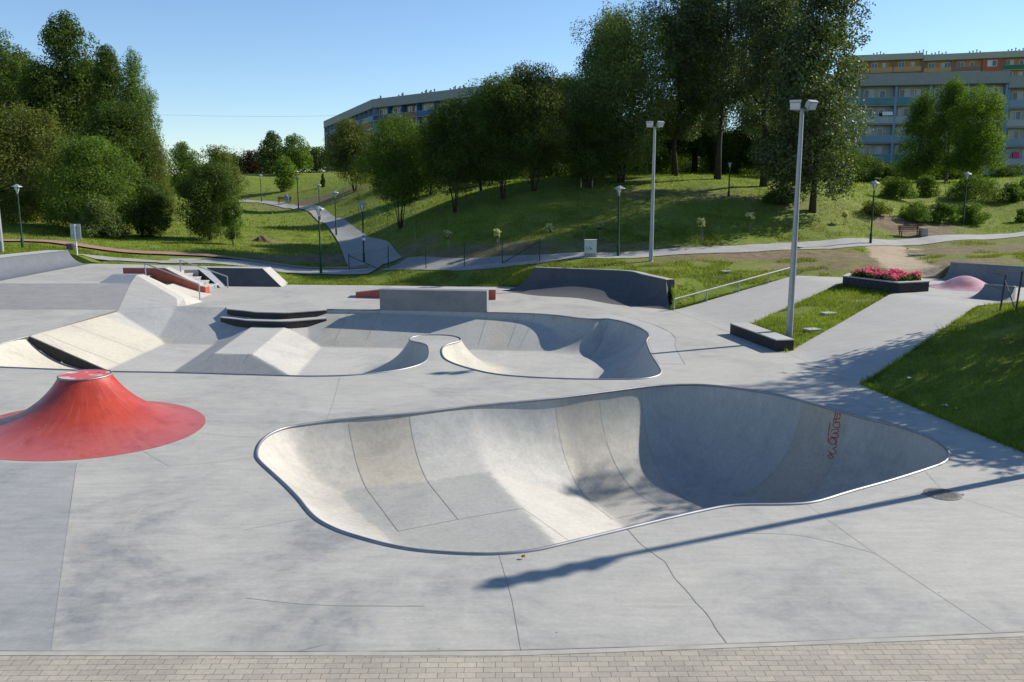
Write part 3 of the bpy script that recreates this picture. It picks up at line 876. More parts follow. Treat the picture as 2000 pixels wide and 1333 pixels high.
mb.add([pk + off, pe + off * .9, (pe[0] + .75, pe[1] + .95, 0.0), (pk[0] + .3, pk[1] + 1.0, 0.0)], [(0, 1, 2, 3)], 1)
mb.add([bl3, (bl3[0] + .28, bl3[1] + .22, 0.004), pe + off * .9, pe], [(0, 1, 2, 3)], 1)
mb.add([(bl3[0] + .28, bl3[1] + .22, 0.004), (pe[0] + .75, pe[1] + .95, 0.0), pe + off * .9], [(0, 1, 2)], 1)
mb.build('hip_face', [M['bank'], M['cream']], ridge)
mb = MB()
base = [bl_, g3, pk, pkl, pkl + np.array([0, .5, 0]), pk + np.array([.1, .5, 0]), (bl_[0], bl_[1] + 1.4, HP), (pk[0] + .2, pk[1] + 1.0, HP)]
mb.add(base, [(0, 1, 2, 3), (3, 2, 5, 4), (0, 3, 4, 6), (4, 5, 7, 6), (2, 1, 7, 5)])
mb.build('wedge_end', M['bluegrey'], ridge)

# ---- stairs, hubba, euro gap, rails ---------------------------------
st = thing('concrete_stairs', 'short flight of grey concrete steps beside the red hubba', 'stairs', (-15.2, 41.6, 0))
n = 4; x0, x1 = -16.1, -14.45; run = (x1 - x0) / n
for k in range(n):
    z = HP - (k + 1) * HP / (n + 1)
    mb = MB(); mb.box((x0 + run * (k + .5), 41.55, z / 2), (run, 2.3, z)); s_ = mb.build('step', M['bluegrey'], st)
    mb = MB(); mb.box((x0 + run * (k + .5) + .01, 41.55, z + .012), (run + .02, 2.3, 0.024)); mb.build('tread', M['cream'], s_)
hub = thing('hubba_ledge', 'low red-sided ledge sloping down between the stairs and the cream bank', 'ledge', (-16, 40.2, 0))
xs = [(-17.95, HP, HP + .36), (-15.95, HP, HP + .36), (-14.35, 0.0, 0.40), (-14.12, 0.0, 0.36)]
def hub_y(x): return 39.98 - 0.06 * (x + 16)
mb = MB(); m2 = MB()
def strip_solid(m, f, b, zl, zh):
    vs = []
    for (x, _, _), lo, hi in zip(xs, zl, zh):
        y0, y1 = hub_y(x) + f, hub_y(x) + b
        vs += [(x, y0, lo), (x, y1, lo), (x, y1, hi), (x, y0, hi)]
    fs = []
    for i in range(len(xs) - 1):
        o = i * 4
        fs += [(o, o + 4, o + 7, o + 3), (o + 3, o + 7, o + 6, o + 2), (o + 2, o + 6, o + 5, o + 1), (o + 1, o + 5, o + 4, o)]
    fs += [(0, 3, 2, 1), tuple(len(vs) - 4 + k for k in (0, 1, 2, 3))]
    m.add(vs, fs)
strip_solid(mb, 0, .55, [0, 0, 0, 0], [h - .03 for _, _, h in xs]); mb.build('ledge_body', M['red'], hub)
strip_solid(m2, -.01, .56, [h - .03 for _, _, h in xs], [h for _, _, h in xs]); m2.build('top_slab', M['bank'], hub)
eg = thing('euro_gap', 'cream bank with a green painted landing below a grey block', 'bank', (-15.3, 39, 0))
mb = MB(); mb.prism([(-16.62, 37.7), (-15.55, 37.4), (-15.55, 39.95), (-16.62, 40.0)], 0, 0.5); mb.build('landing', M['green_paint'], eg)
mb = MB(); rows = []
for t in np.linspace(0, 1, 12):
    x = -15.55 + 1.75 * t; z = 0.505 * (1 - t) ** 1.25 + 0.004
    rows.append([(x, hub_y(x) - .005, z), (x, 38.55 - .1 * t, z), (x, 38.5 - .1 * t, z - 0.004 if t < 1 else z), (x, 36.9 + .35 * t, z)])
mb.loft(rows); mb.build('ramp_face', M['cream'], eg, smooth=True)
mb = MB(); ribbon(mb, [(-15.6, 38.5), (-13.8, 38.4)], 0.03, lambda P: 0.505 * np.clip(1 - (P[:, 0] + 15.55) / 1.75, 0, 1) ** 1.25, 0.012, .1); mb.build('joint', M['joint'], eg)
mb = MB(); mb.box((-17.0, 39.0, HP / 2 + .02), (0.85, 1.9, HP + .04)); mb.build('end_block', M['bluegrey'], eg)

def handrail(label, P0, P1, h, lean=0.0):
    r = thing('handrail', label, 'handrail', P0, 'steel rails beside the stairs')
    a0, a1 = Vector(P0), Vector(P1)
    t0, t1 = a0 + Vector((0, 0, h)), a1 + Vector((0, 0, h))
    mb = MB(); dirv = (t1 - t0).normalized()
    mb.tube([t0 - dirv * .02, t1 + dirv * .02], 0.028, 10); mb.build('rail', M['galv'], r, smooth=30)
    for p, q in ((a0, t0), (a1, t1)):
        mb = MB(); mb.tube([p - Vector((0, 0, .02)), q], 0.027, 10); mb.build('post', M['galv'], r, smooth=30)
handrail('sloping steel rail in front of the red hubba, beside the cream bank', (*at(285, 544, HP)[:2], HP), (*at(390.5, 585)[:2], 0), 0.66)
handrail('sloping steel rail beyond the concrete steps, by the dark bank', (*at(353, 531, HP)[:2], HP), (*at(445, 563)[:2], 0), 0.56)

# dark bank right of the stairs
db = thing('dark_bank', 'dark grey flat-topped bank with pale hip sides right of the stairs', 'bank', (-13.5, 43.5, 0))
T0, T1 = (-15.45, 43.95, HP), (-12.46, 43.45, HP); B0, B1 = (-14.22, 43.2, 0.004), (-11.37, 42.76, 0.004)
B2 = (-11.4, 44.2, 0.004); Tb1 = (-12.3, 44.3, HP); Tb0 = (-15.45, 44.6, HP)
H0 = (-15.45, 42.85, HP); H1 = (-14.3, 42.45, 0.004)
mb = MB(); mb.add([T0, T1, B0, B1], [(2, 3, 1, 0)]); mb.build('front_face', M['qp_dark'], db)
mb = MB(); mb.add([T1, B1, B2, Tb1], [(0, 1, 2, 3)]); mb.build('right_hip', M['bank'], db)
mb = MB(); mb.add([H0, H1, B0, T0, (H1[0], H1[1], 0), (H0[0], H0[1], 0.0)], [(0, 1, 2, 3)]); mb.build('left_hip', M['bluegrey'], db)
mb = MB(); mb.prism([(H0[0], H0[1] - .03), (H1[0], H1[1] - .03), (H1[0], H1[1] - .004), (H0[0], H0[1] - .004)], 0, [HP + .02, .02, .02, HP + .02]); mb.build('side_wall', M['black'], db)
mb = MB(); mb.add([T0, T1, Tb1, Tb0], [(0, 1, 2, 3)]); mb.build('deck', M['bank'], db)

# ---- quarter pipes -----------------------------------------------------
def quarter(name, label, top, bot, zt, zb, mat, deck=0.35, deck_mat=None, n=14, coping=True, end_walls=True, bulge=1.0, ztop_list=None, end_mat=None):
    """lofted quarter pipe between a top polyline and a bottom polyline (plan points)"""
    top = np.asarray(top, float); bot = np.asarray(bot, float)
    k = max(len(top), len(bot)) * 8
    def rs(L, k):
        s = np.r_[0, np.cumsum(np.hypot(*np.diff(L, axis=0).T))]; q = np.linspace(0, s[-1], k)
        return np.stack([np.interp(q, s, L[:, 0]), np.interp(q, s, L[:, 1])], 1)
    if len(top) > 2: top = catmull(top, step=.15, closed=False)
    if len(bot) > 2: bot = catmull(bot, step=.15, closed=False)
    T, Bq = rs(top, k), rs(bot, k)
    zt_ = np.full(k, zt) if ztop_list is None else np.interp(np.linspace(0, 1, k), np.linspace(0, 1, len(ztop_list)), ztop_list)
    root = thing(name, label, 'quarter pipe', (*T.mean(0), zb))
    rows = []
    th1 = math.radians(74)
    for t in np.linspace(0, 1, n):
        th = th1 * t
        f = math.sin(th) / math.sin(th1); g = (1 - math.cos(th)) / (1 - math.cos(th1))
        rows.append([(*(Bq[i] + (T[i] - Bq[i]) * f), zb + 0.004 + (zt_[i] - zb) * g) for i in range(k)])
    m = MB(); m.loft(rows); m.build('riding_face', mat, root, smooth=50)
    # deck behind
    tt = np.gradient(T, axis=0); tt /= np.linalg.norm(tt, axis=1)[:, None]
    nb = np.stack([-tt[:, 1], tt[:, 0]], 1)
    sgn = np.sign(np.sum((T - Bq) * nb)); Dk = T + nb * sgn * deck
    m = MB(); m.loft([[(*T[i], zt_[i] + .005) for i in range(k)], [(*Dk[i], zt_[i] + .005) for i in range(k)], [(*Dk[i], zb - 0.05) for i in range(k)]])
    m.build('deck', deck_mat or mat, root)
    if coping:
        m = MB(); m.tube([(*T[i], zt_[i]) for i in range(k)], 0.028, 8); m.build('coping', M['steel'], root, smooth=True)
    if end_walls:
        for i in (0, k - 1):
            m = MB(); prof = [rows[j][i] for j in range(n)]
            m.add(prof + [(*Dk[i], zt_[i]), (*Dk[i], zb), (*Bq[i], zb)], [tuple(range(n + 3))])
            m.build('end_wall', end_mat or deck_mat or mat, root)
    return root
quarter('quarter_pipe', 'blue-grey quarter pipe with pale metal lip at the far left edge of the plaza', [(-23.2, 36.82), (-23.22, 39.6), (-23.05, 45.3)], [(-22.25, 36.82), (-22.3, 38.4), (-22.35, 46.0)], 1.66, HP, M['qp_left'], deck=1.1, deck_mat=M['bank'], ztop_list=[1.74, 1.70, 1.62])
tq = [at(1042, 523, 1.05)[:2], at(1130, 526, 1.05)[:2], at(1222, 530, 1.05)[:2], at(1255, 537, 1.05)[:2], at(1301, 547, 1.05)[:2]]
bq = [at(981, 568)[:2], at(1050, 578)[:2], at(1130, 583)[:2], at(1200, 595)[:2], at(1312, 606)[:2]]
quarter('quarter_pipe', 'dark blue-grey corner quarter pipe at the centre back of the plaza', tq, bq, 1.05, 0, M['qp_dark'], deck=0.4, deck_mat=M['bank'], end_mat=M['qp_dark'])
quarter('quarter_pipe', 'grey quarter pipe on the upper right platform behind the pink dome', [(19.2, 38.1), (21.2, 36.0), (23.5, 33.6)], [(18.6, 37.7), (20.83, 35.2), (22.9, 33.0)], 1.62, 0.9, M['slab'], deck=0.3, deck_mat=M['band'])
quarter('quarter_pipe', 'small grey quarter pipe on the upper right platform in front of the pink dome', [(17.32, 31.75), (18.0, 31.0)], [(16.45, 31.55), (17.35, 30.55)], 1.38, 0.9, M['slab'], deck=0.14, deck_mat=M['band'])

# ---- red ledge behind the wallride ---------------------------------------
rl = thing('red_box_ledge', 'red-sided box ledge with a wedge end behind the tall grey wall', 'ledge', (-4, 38.5, 0))
def rprism(name, x0, x1, h0, h1, y0, y1, mat, dz=0.0, base=0.0):
    m = MB(); yy = lambda x: -0.13 * (x + 4)
    m.add([(x0, y0 + yy(x0), base if not dz else h0), (x1, y0 + yy(x1), base if not dz else h1), (x1, y1 + yy(x1), base if not dz else h1), (x0, y1 + yy(x0), base if not dz else h0),
           (x0, y0 + yy(x0), h0 + dz), (x1, y0 + yy(x1), h1 + dz), (x1, y1 + yy(x1), h1 + dz), (x0, y1 + yy(x0), h0 + dz)],
          [(3, 2, 1, 0), (4, 5, 6, 7), (0, 1, 5, 4), (1, 2, 6, 5), (2, 3, 7, 6), (3, 0, 4, 7)])
    return m.build(name, mat, rl)
rprism('wedge', -7.0, -5.4, 0.22, 0.42, 38.35, 39.2, M['red']); rprism('wedge_top', -7.02, -5.4, 0.22, 0.42, 38.34, 39.21, M['bank'], dz=0.03)
rprism('box', -5.4, -0.72, 0.42, 0.42, 38.35, 39.2, M['red']); rprism('box_top', -5.4, -0.70, 0.42, 0.42, 38.34, 39.21, M['bank'], dz=0.03)

# ---- right hand ramp, bank, platform ---------------------------------------
HR = 0.9
def curved_bank(name, label, b0, b1, t0, t1, mat, n=24):
    """b0-b1 bottom edge, t0-t1 top edge; eased at both ends"""
    m = MB(); rows = []
    for t in np.linspace(0, 1, n):
        e = 0.10; z = t
        if t < e: z = t * t / (2 * e)
        elif t > 1 - e: z = 1 - e - (1 - t) ** 2 / (2 * e)
        else: z = t - e / 2
        z = z / (1 - e)
        p, q = np.array(b0) + (np.array(t0) - b0) * t, np.array(b1) + (np.array(t1) - b1) * t
        rows.append([(*p, 0.004 + HR * z), (*((p + q) / 2), 0.004 + HR * z), (*q, 0.004 + HR * z)])
    m.loft(rows); o = m.build(name, mat, None, smooth=True); return tag(o, label, 'bank')
rb0, rb1, rt0, rt1 = (6.46, 34.75), (7.47, 29.4), (12.97, 39.5), (14.12, 36.75)
bb0, bb1, bt0, bt1 = (8.26, 25.77), (8.85, 21.54), (14.81, 33.37), (16.0, 29.6)
curved_bank('ramp_bank', 'pale concrete ramp beside the long handrail', rb0, rb1, rt0, rt1, M['bank'])
curved_bank('wide_bank', 'wide pale concrete bank rising to the flower planter', bb0, bb1, bt0, bt1, M['bank'])
PLAT = [rt0, rt1, (13.6, 35.2), bt0, bt1, (17.2, 30.05), (18.6, 30.5), (24, 31.5), (25, 36), (19.4, 38.4), (18.5, 38.2), (14.5, 38.9)]
mb = MB(); mb.prism([PLAT[i] for i in (0, 1, 3, 4, 5, 6, 7, 8, 9, 10, 11)][::1], HR - 0.25, HR + 0.003)
pp = mb.build('upper_right_pavement', M['plaza']); tag(pp, 'raised pale concrete platform at the right with the planter', kind='structure')

def ramp_h(x, y):
    d = np.array(rt0) - rb0; t = ((np.array([x, y]) - rb0) @ d) / (d @ d)
    return HR * float(np.clip(t, 0, 1)), t
hr = thing('long_handrail', 'long low steel handrail running up the left side of the pale ramp', 'handrail', (*rb0, 0))
p0, p1 = np.array(rb0) + (0.05, -0.1), np.array(rt0) + (-0.12, -0.2)
mb = MB(); tops = []
for t in (0, 0.245, 0.5, 0.75, 1.0):
    p = p0 + (p1 - p0) * t; z = HR * t
    tops.append((*p, z + 0.46))
    m = MB(); m.tube([(*p, z - .05), (*p, z + .46)], 0.026, 10); m.build('post', M['galv'], hr, smooth=30)
mb.tube(tops, 0.03, 10); mb.build('rail', M['galv'], hr, smooth=30)

# bench ledge
bl = thing('bench_ledge', 'long low black-sided concrete bench block at the foot of the grass strip', 'bench ledge', (7.9, 27.5, 0))
bp = [(7.40, 29.15), (8.02, 25.94), (8.57, 26.02), (8.02, 29.25)]
mb = MB(); mb.prism(bp, 0, 0.33); mb.build('block', M['black'], bl, bevel=.01)
mb = MB(); mb.prism([(7.385, 29.165), (8.01, 25.925), (8.585, 26.01), (8.035, 29.265)], 0.33, 0.365); mb.build('top_slab', M['band'], bl, bevel=.006)

# planter
plant = thing('flower_planter', 'black-sided planter bed full of pink petunias on the right platform', 'planter', (15.0, 34.8, HR))
PL = [(13.55, 35.55), (14.78, 33.05), (16.15, 33.55), (16.35, 34.6), (15.6, 36.4), (14.2, 36.6)]
cx = np.mean(PL, 0)
mb = MB(); mb.prism(PL, HR, HR + 0.37); mb.build('side_walls', M['black'], plant, bevel=.01)
inner = [tuple(cx + (np.array(p) - cx) * 0.82) for p in PL]
mb = MB(); k = len(PL); outer = [tuple(cx + (np.array(p) - cx) * 1.012) for p in PL]
vs = [(*p, HR + .37) for p in outer] + [(*p, HR + .41) for p in outer] + [(*p, HR + .41) for p in inner] + [(*p, HR + .37) for p in inner]
fs = []
for i in range(k):
    j = (i + 1) % k
    fs += [(i, j, k + j, k + i), (k + i, k + j, 2 * k + j, 2 * k + i), (2 * k + i, 2 * k + j, 3 * k + j, 3 * k + i)]
mb.add(vs, fs); mb.build('rim', M['band'], plant)
def leaf_quads(P, Nrm, size, aspect=0.6):
    n = len(P)
    a = rng.normal(size=(n, 3)); a -= (a * Nrm).sum(1)[:, None] * Nrm; a /= np.linalg.norm(a, axis=1)[:, None] + 1e-9
    b = np.cross(Nrm, a)
    s = (size * rng.uniform(0.65, 1.35, n))[:, None]
    V = np.stack([P - a * s * 0.5, P + b * s * 0.5 * aspect, P + a * s * 0.5, P - b * s * 0.5 * aspect], 1).reshape(-1, 3)
    return V, np.arange(4 * n).reshape(n, 4)
def in_poly_pts(poly, n):
    poly = np.array(poly); lo, hi = poly.min(0), poly.max(0); out = np.zeros((0, 2))
    while len(out) < n:
        q = rng.uniform(lo, hi, (n * 2, 2)); out = np.vstack([out, q[inside(q, poly)]])
    return out[:n]
def unit(n, up=0.0):
    v = rng.normal(size=(n, 3)); v[:, 2] += up; return v / np.linalg.norm(v, axis=1)[:, None]
q = in_poly_pts(inner, 5200); hgt = HR + .40 + 0.10 * np.sin(q[:, 0] * 5) * np.sin(q[:, 1] * 4) + rng.uniform(0, .16, len(q))
Vv, Fq = leaf_quads(np.c_[q, hgt], unit(len(q), .6), 0.10); fast_mesh('leaves', Vv, Fq, M['leaf_mid'], plant)
q = in_poly_pts(inner, 1900); q = q[np.sin(q[:, 0] * 4.3 + 1) + np.sin(q[:, 1] * 3.1) > -1.2]
hgt = HR + .50 + 0.10 * np.sin(q[:, 0] * 5) * np.sin(q[:, 1] * 4) + rng.uniform(0, .15, len(q))
sel = rng.random(len(q)) < 0.2
Vv, Fq = leaf_quads(np.c_[q, hgt][~sel], unit((~sel).sum(), 1.2), 0.105, 0.95); fast_mesh('pink_flowers', Vv, Fq, M['petal'], plant)
Vv, Fq = leaf_quads(np.c_[q, hgt - .05][sel], unit(sel.sum(), 1.2), 0.10, 0.95); fast_mesh('pale_flowers', Vv, Fq, M['petal_pale'], plant)

# faded blue-grey scribble on the shaded planter face
fa, fb_ = np.array([13.62, 35.42]), np.array([14.70, 33.22]); fd_ = (fb_ - fa); fl_ = np.hypot(*fd_); fd_ = fd_ / fl_; fn_ = np.array([fd_[1], -fd_[0]])
if fn_ @ (-fa) < 0: fn_ = -fn_
m = MB()
for k_ in range(7):
    s0 = .25 + .28 * k_; rows = []
    for q in np.linspace(0, 1, 26):
        u = s0 + .20 * q + .07 * math.sin(q * 15 + k_); zz = HR + .19 + .11 * math.sin(q * (9 + k_ % 3) + 1.7 * k_)
        p = fa + fd_ * u + fn_ * .016; rows.append([(*p, zz - .012), (*p, zz + .012)])
    m.loft(rows)
m.build('scribble', plain('faded_blue_spray', (.05, .075, .11), .8), plant)
# pink dome
dc = np.array([18.25, 34.9])
mb = MB(); prof = []
for t in np.linspace(0, 1, 20):
    r = 1.35 * (1 - t); z = 0.47 * (0.5 + 0.5 * math.cos(math.pi * min(1, r / 1.3))) ** 0.9
    prof.append((max(r, 0.0001), z))
mb.lathe((dc[0], dc[1], HR + .004), prof, 48)
def dome_mat():
    m, t, b = new_mat('worn_pink_paint'); p = pos(t)
    c = mix(t, ramp(t, noise(t, p, 2.0, 6, 0.6), [(0.35, 0.0), (0.65, 1.0)]), (0.50, 0.19, 0.20), (0.62, 0.40, 0.39))
    t.links.new(c, b.inputs['Base Color']); b.inputs['Roughness'].default_value = 0.28; return m
o = mb.build('dome_ramp', dome_mat(), None, smooth=True); tag(o, 'low pink dome bump on the right platform', 'dome ramp')

# manhole covers
def manhole(label, c, r, z=0.0, lugs=True):
    t = thing('manhole_cover', label, 'manhole cover', (c[0], c[1], z))
    m = MB(); m.lathe((c[0], c[1], z), [(r, 0.0), (r, 0.008), (r * .9, 0.012)], 40); m.build('frame', M['iron'], t)
    m = MB(); m.lathe((c[0], c[1], z + .002), [(r * .88, 0.0), (r * .88, 0.014)], 40)
    for i in range(-6, 7):
        for j in range(-6, 7):
            if i * i + j * j < 36: m.box((c[0] + i * r * .13, c[1] + j * r * .13, z + .018), (r * .07, r * .07, 0.006), 0.6)
    lid = m.build('lid', M['iron'], t)
    if lugs:
        for s in (-1, 1):
            m = MB(); m.box((c[0] + s * r * 1.05, c[1] - s * .02, z + .005), (r * .2, r * .16, .012)); m.build('lug', M['iron'], t)
manhole('round cast-iron manhole cover in the concrete right of the large bowl', at(1841, 966)[:2], 0.29)

# ================================================================== terrain
OUT = [(-60, -12, -0.3), (-30, 2.0, -.02), (10.6, 2.0, -.02), (10.65, 9.5, 0), (9.72, 15.8, 0), (8.87, 21.5, 0), (12.43, 25.56, .45), (16.0, 29.55, .9), (17.2, 30.0, .9), (18.6, 30.4, .95), (24, 31.4, 1.0),
       (25.1, 36, 1.2), (22.2, 35.7, 1.5), (19.4, 38.5, 1.5), (18.5, 38.3, .92), (14.5, 39.0, .9), (12.95, 39.6, .88), (9.7, 37.25, .45), (6.44, 34.85, .0),
       (6.62, 35.4, .25), (6.72, 36.9, .98), (5.62, 40.75, 1.02), (1.15, 42.65, 1.02), (0.2, 42.9, .6), (-.51, 43.0, 0), (-4, 43.3, 0), (-8, 43.65, 0), (-11.4, 43.9, 0), (-11.5, 44.25, .02), (-12.3, 44.5, .75),
       (-15.45, 44.7, .84), (-18.7, 45.45, .84), (-22.1, 46.25, .84), (-23.3, 45.9, 1.5), (-24.2, 45.4, 1.58), (-24.4, 39, 1.66), (-24.4, 33, 1.7), (-30, 33, 1.5), (-30, 20, .6)]
OUT = OUT[1:]
STRIP = [(8.3, 25.85, 0), (8.62, 26.05, 0), (8.05, 29.3, 0), (7.5, 29.35, 0.0), (10.8, 33.1, .45), (14.1, 36.7, .9), (14.6, 36.0, .9), (14.8, 33.4, .9), (11.5, 29.5, .45)]
ctrl_px = [(1207,502,45),(1320,496,45.5),(1450,487,47),(1600,481,49),(1703,476,50.5),(1850,466,53),(2000,457,56),(1080,507,45),(1000,512,46),(850,524,46.5),(627,533,47.4),(540,530,47.5),(760,520,50),
 (42,490,48),(0,470,52),(100,474,52),(250,490,50.5),(400,500,50.5),(140,500,47.3),(300,512,48),
 (0,430,62),(120,455,58),(200,464,58),(300,470,60),(410,471,60),(330,480,55),(500,495,55),(510,470,63),(400,440,72),(480,430,84),(560,440,74),(620,455,70),(590,478,62),(560,420,88),(500,410,100),
 (650,460,70.8),(700,480,61),(735,500,54),(655,435,82),(625,420,90),(583,408,103),(511,396,117),(560,402,110),(450,392,125),(350,385,128),
 (720,430,72),(690,410,80),(650,392,96),(620,375,118),(695,362,102),(780,446,54.5),(740,470,57),(820,470,53),(890,415,54.5),(850,440,53.5),(980,388,56),(1040,372,57),(930,375,72),(820,370,84),(1150,374,57),(1300,366,58),(1340,367,58),
 (1480,371,58),(1600,376,57),(1560,390,55),(900,470,50.5),(820,495,49.5),(1000,485,48),(1100,470,48.5),(1200,470,48.5),(1000,440,51.5),(1100,430,52),(1200,420,52.5),(1350,440,50.5),(1350,465,48.8),(1500,440,51),(1500,462,50),(1400,400,53.5),
 (1600,430,54.5),(1620,408,54),(1700,450,53),(1750,456,53.5),(1790,425,58),(1850,440,56.5),(1880,430,59),(1750,387,66),(1810,380,68),(1900,388,67),(1970,390,67),(1990,430,62),(1650,398,57),
 (1650,374,63),(1800,362,85),(1950,362,90),(1300,352,90),(1000,352,95),(1500,352,105),(1700,348,120),(1900,348,125),(1200,345,120),
 (480,372,130),(560,363,142),(640,360,130),(560,341,155),(640,338,160),(480,342,150),(380,350,140),(300,375,100),(200,400,85),(100,400,90),(0,390,95),(380,410,88),
 (1650,505,44),(1800,500,46),(1950,490,47),(1400,510,42.5),(1300,525,41.5),(1450,545,39),(1400,560,38),(1350,585,36.5),(1550,520,42),(1500,535,40),(1750,530,39.5),(1850,505,44)]
ctrl = [tuple(atY(*p)) for p in ctrl_px]
ctrl += [(14.5, 24.5, 1.15), (15.5, 26.0, 1.35), (18, 27.5, 1.5), (11.5, 22.5, .62), (12, 19, .75), (15, 20, 1.5), (18, 24, 1.9), (22, 27, 2.0), (14, 14, .9), (20, 15, 2.3), (26, 22, 2.8), (13, 6, .4), (22, 5, 1.5), (13.7, 27.3, .75), (10.7, 20, .4), (30, 30, 2.4), (28, 36, 2.2),
         (40, 40, 3), (40, 60, 3.8), (50, 90, 6), (60, 130, 7), (90, 200, 8), (110, 260, 9), (70, 220, 8.5), (150, 230, 9), (-20, 150, 6.5), (-40, 210, 8), (-70, 270, 8.5), (0, 190, 8), (20, 150, 7), (-60, 180, 6), (-100, 200, 6), (-150, 300, 7), (0, 320, 9), (-50, 400, 9),
         (-35, 50, 1.9), (-45, 60, 2.2), (-60, 80, 3), (-32, 42, 1.9), (-40, 30, 1.5), (-45, 10, .5), (200, 600, 10), (-300, 600, 8), (0, 700, 10), (30, 10, 2.5), (40, 0, 2), (0, -10, 0), (-50, -10, 0)]
ol = np.array(OUT); ctrl_out = resample(ol, 2.4); st_l = np.array(STRIP)
ctrl = np.vstack([np.array(ctrl), ctrl_out[(ctrl_out[:, 1] > 2.5)]])
cxy, cz = ctrl[:, :2], ctrl[:, 2]
def warp(P): # compress far distances so the spline stays calm
    r = np.hypot(P[:, 0], P[:, 1]); return P * (np.log1p(r / 40.0) * 40.0 / np.maximum(r, 1e-6))[:, None]
cw = warp(cxy)
def tps(d2): return 0.5 * d2 * np.log(d2 + 1e-9)
K = tps(((cw[:, None] - cw[None]) ** 2).sum(-1)); nC = len(cw)
Pm = np.c_[np.ones(nC), cw]
A = np.zeros((nC + 3, nC + 3)); A[:nC, :nC] = K + np.eye(nC) * 2.0; A[:nC, nC:] = Pm; A[nC:, :nC] = Pm.T
wts = np.linalg.solve(A, np.r_[cz, 0, 0, 0])
def ter_raw(P):
    Q = warp(np.asarray(P, float)); z = np.empty(len(Q))
    for i in range(0, len(Q), 4000):
        q = Q[i:i + 4000]
        z[i:i + 4000] = tps(((q[:, None] - cw[None]) ** 2).sum(-1)) @ wts[:nC] + wts[nC] + q @ wts[nC + 1:]
    return z
def vnoise(P, s, seed):
    r = np.random.default_rng(seed); z = np.zeros(len(P))
    for k in range(7):
        a = r.uniform(0, 2 * math.pi); f = s * r.uniform(.6, 1.7); ph = r.uniform(0, 6.28)
        z += np.sin((P[:, 0] * math.cos(a) + P[:, 1] * math.sin(a)) * f + ph)
    return z / 3.5

o_dense = resample(ol, 0.7)
def grid_pts(x0, x1, y0, y1, s):
    gx, gy = np.meshgrid(np.arange(x0, x1, s), np.arange(y0, y1, s)); g = np.stack([gx.ravel(), gy.ravel()], 1)
    return g + rng.uniform(-.28, .28, g.shape) * s
g1 = grid_pts(-42, 44, 2, 82, 0.8); g1b = grid_pts(12, 27, 37, 51, 0.33); g1 = np.vstack([g1[~((g1[:, 0] > 12) & (g1[:, 0] < 27) & (g1[:, 1] > 37) & (g1[:, 1] < 51))], g1b])
g2 = grid_pts(-90, 90, -20, 150, 2.6); g2 = g2[~((g2[:, 0] > -42.5) & (g2[:, 0] < 44.5) & (g2[:, 1] > 1.5) & (g2[:, 1] < 82.5))]
g3 = grid_pts(-400, 400, -60, 520, 13); g3 = g3[~((g3[:, 0] > -92) & (g3[:, 0] < 92) & (g3[:, 1] > -22) & (g3[:, 1] < 152))]
g4 = grid_pts(-2400, 2400, -200, 3000, 150); g4 = g4[~((np.abs(g4[:, 0]) < 410) & (g4[:, 1] > -65) & (g4[:, 1] < 530))]
G = np.vstack([g1, g2, g3, g4])
dO = segdist(G, o_dense)
G = G[~inside(G, o_dense) & (dO > 0.35)]
box_ = [(-2600, -250), (2600, -250), (2600, 3200), (-2600, 3200)]
V, F = cdt(G, [np.array(box_), o_dense[:, :2]])
F = np.array(F); cen = V[F].mean(1); F = F[~inside(cen, o_dense)]
s_dense = resample(st_l, 0.5)
gs = grid_pts(7, 15.5, 25.5, 37, 0.45); gs = gs[inside(gs, s_dense) & (segdist(gs, s_dense) > .2)]
V2, F2 = cdt(gs, [s_dense[:, :2]]); F2 = np.array(F2); F2 = F2[inside(V2[F2].mean(1), s_dense)]
def edge_z(P, L):
    A_ = L; B_ = np.roll(L, -1, 0); best = np.full(len(P), 1e9); z = np.zeros(len(P))
    for a, b in zip(A_, B_):
        ab = (b - a)[:2]; t = np.clip(((P - a[:2]) @ ab) / (ab @ ab + 1e-12), 0, 1)
        d = ((P - a[:2] - t[:, None] * ab) ** 2).sum(1); m_ = d < best
        best[m_] = d[m_]; z[m_] = (a[2] + t * (b[2] - a[2]))[m_]
    return z, np.sqrt(best)
ze, de = edge_z(V, ol)
r_ = np.hypot(V[:, 0], V[:, 1])
zr = ter_raw(V) + np.where(r_ > 45, 0, 0) + 0.05 * vnoise(V, 1.1, 3) * np.clip(de / 2, 0, 1) + 0.02 * vnoise(V, 3.1, 4) * np.clip(de, 0, 1)
far = np.clip((r_ - 420) / 300, 0, 1); zr = zr * (1 - far) + 9.0 * far
k = np.clip(de / 1.6, 0, 1); k = k * k * (3 - 2 * k)
Z = ze * (1 - k) + zr * k - 0.006
zs = edge_z(V2, st_l)
# strip: harmonic-like blend through its long axis
ax = np.array([14.3, 34.8]) - np.array([8.0, 27.5]); axl = np.hypot(*ax); ax /= axl
Z2 = 0.9 * np.clip(((V2 - np.array([8.0, 27.5])) @ ax) / axl, 0, 1) + 0.04
kk = np.clip(zs[1] / .8, 0, 1); Z2 = zs[0] * (1 - kk) + Z2 * kk - 0.004
TV = np.vstack([np.c_[V, Z], np.c_[V2, Z2]]); TF = np.vstack([F, F2 + len(V)])
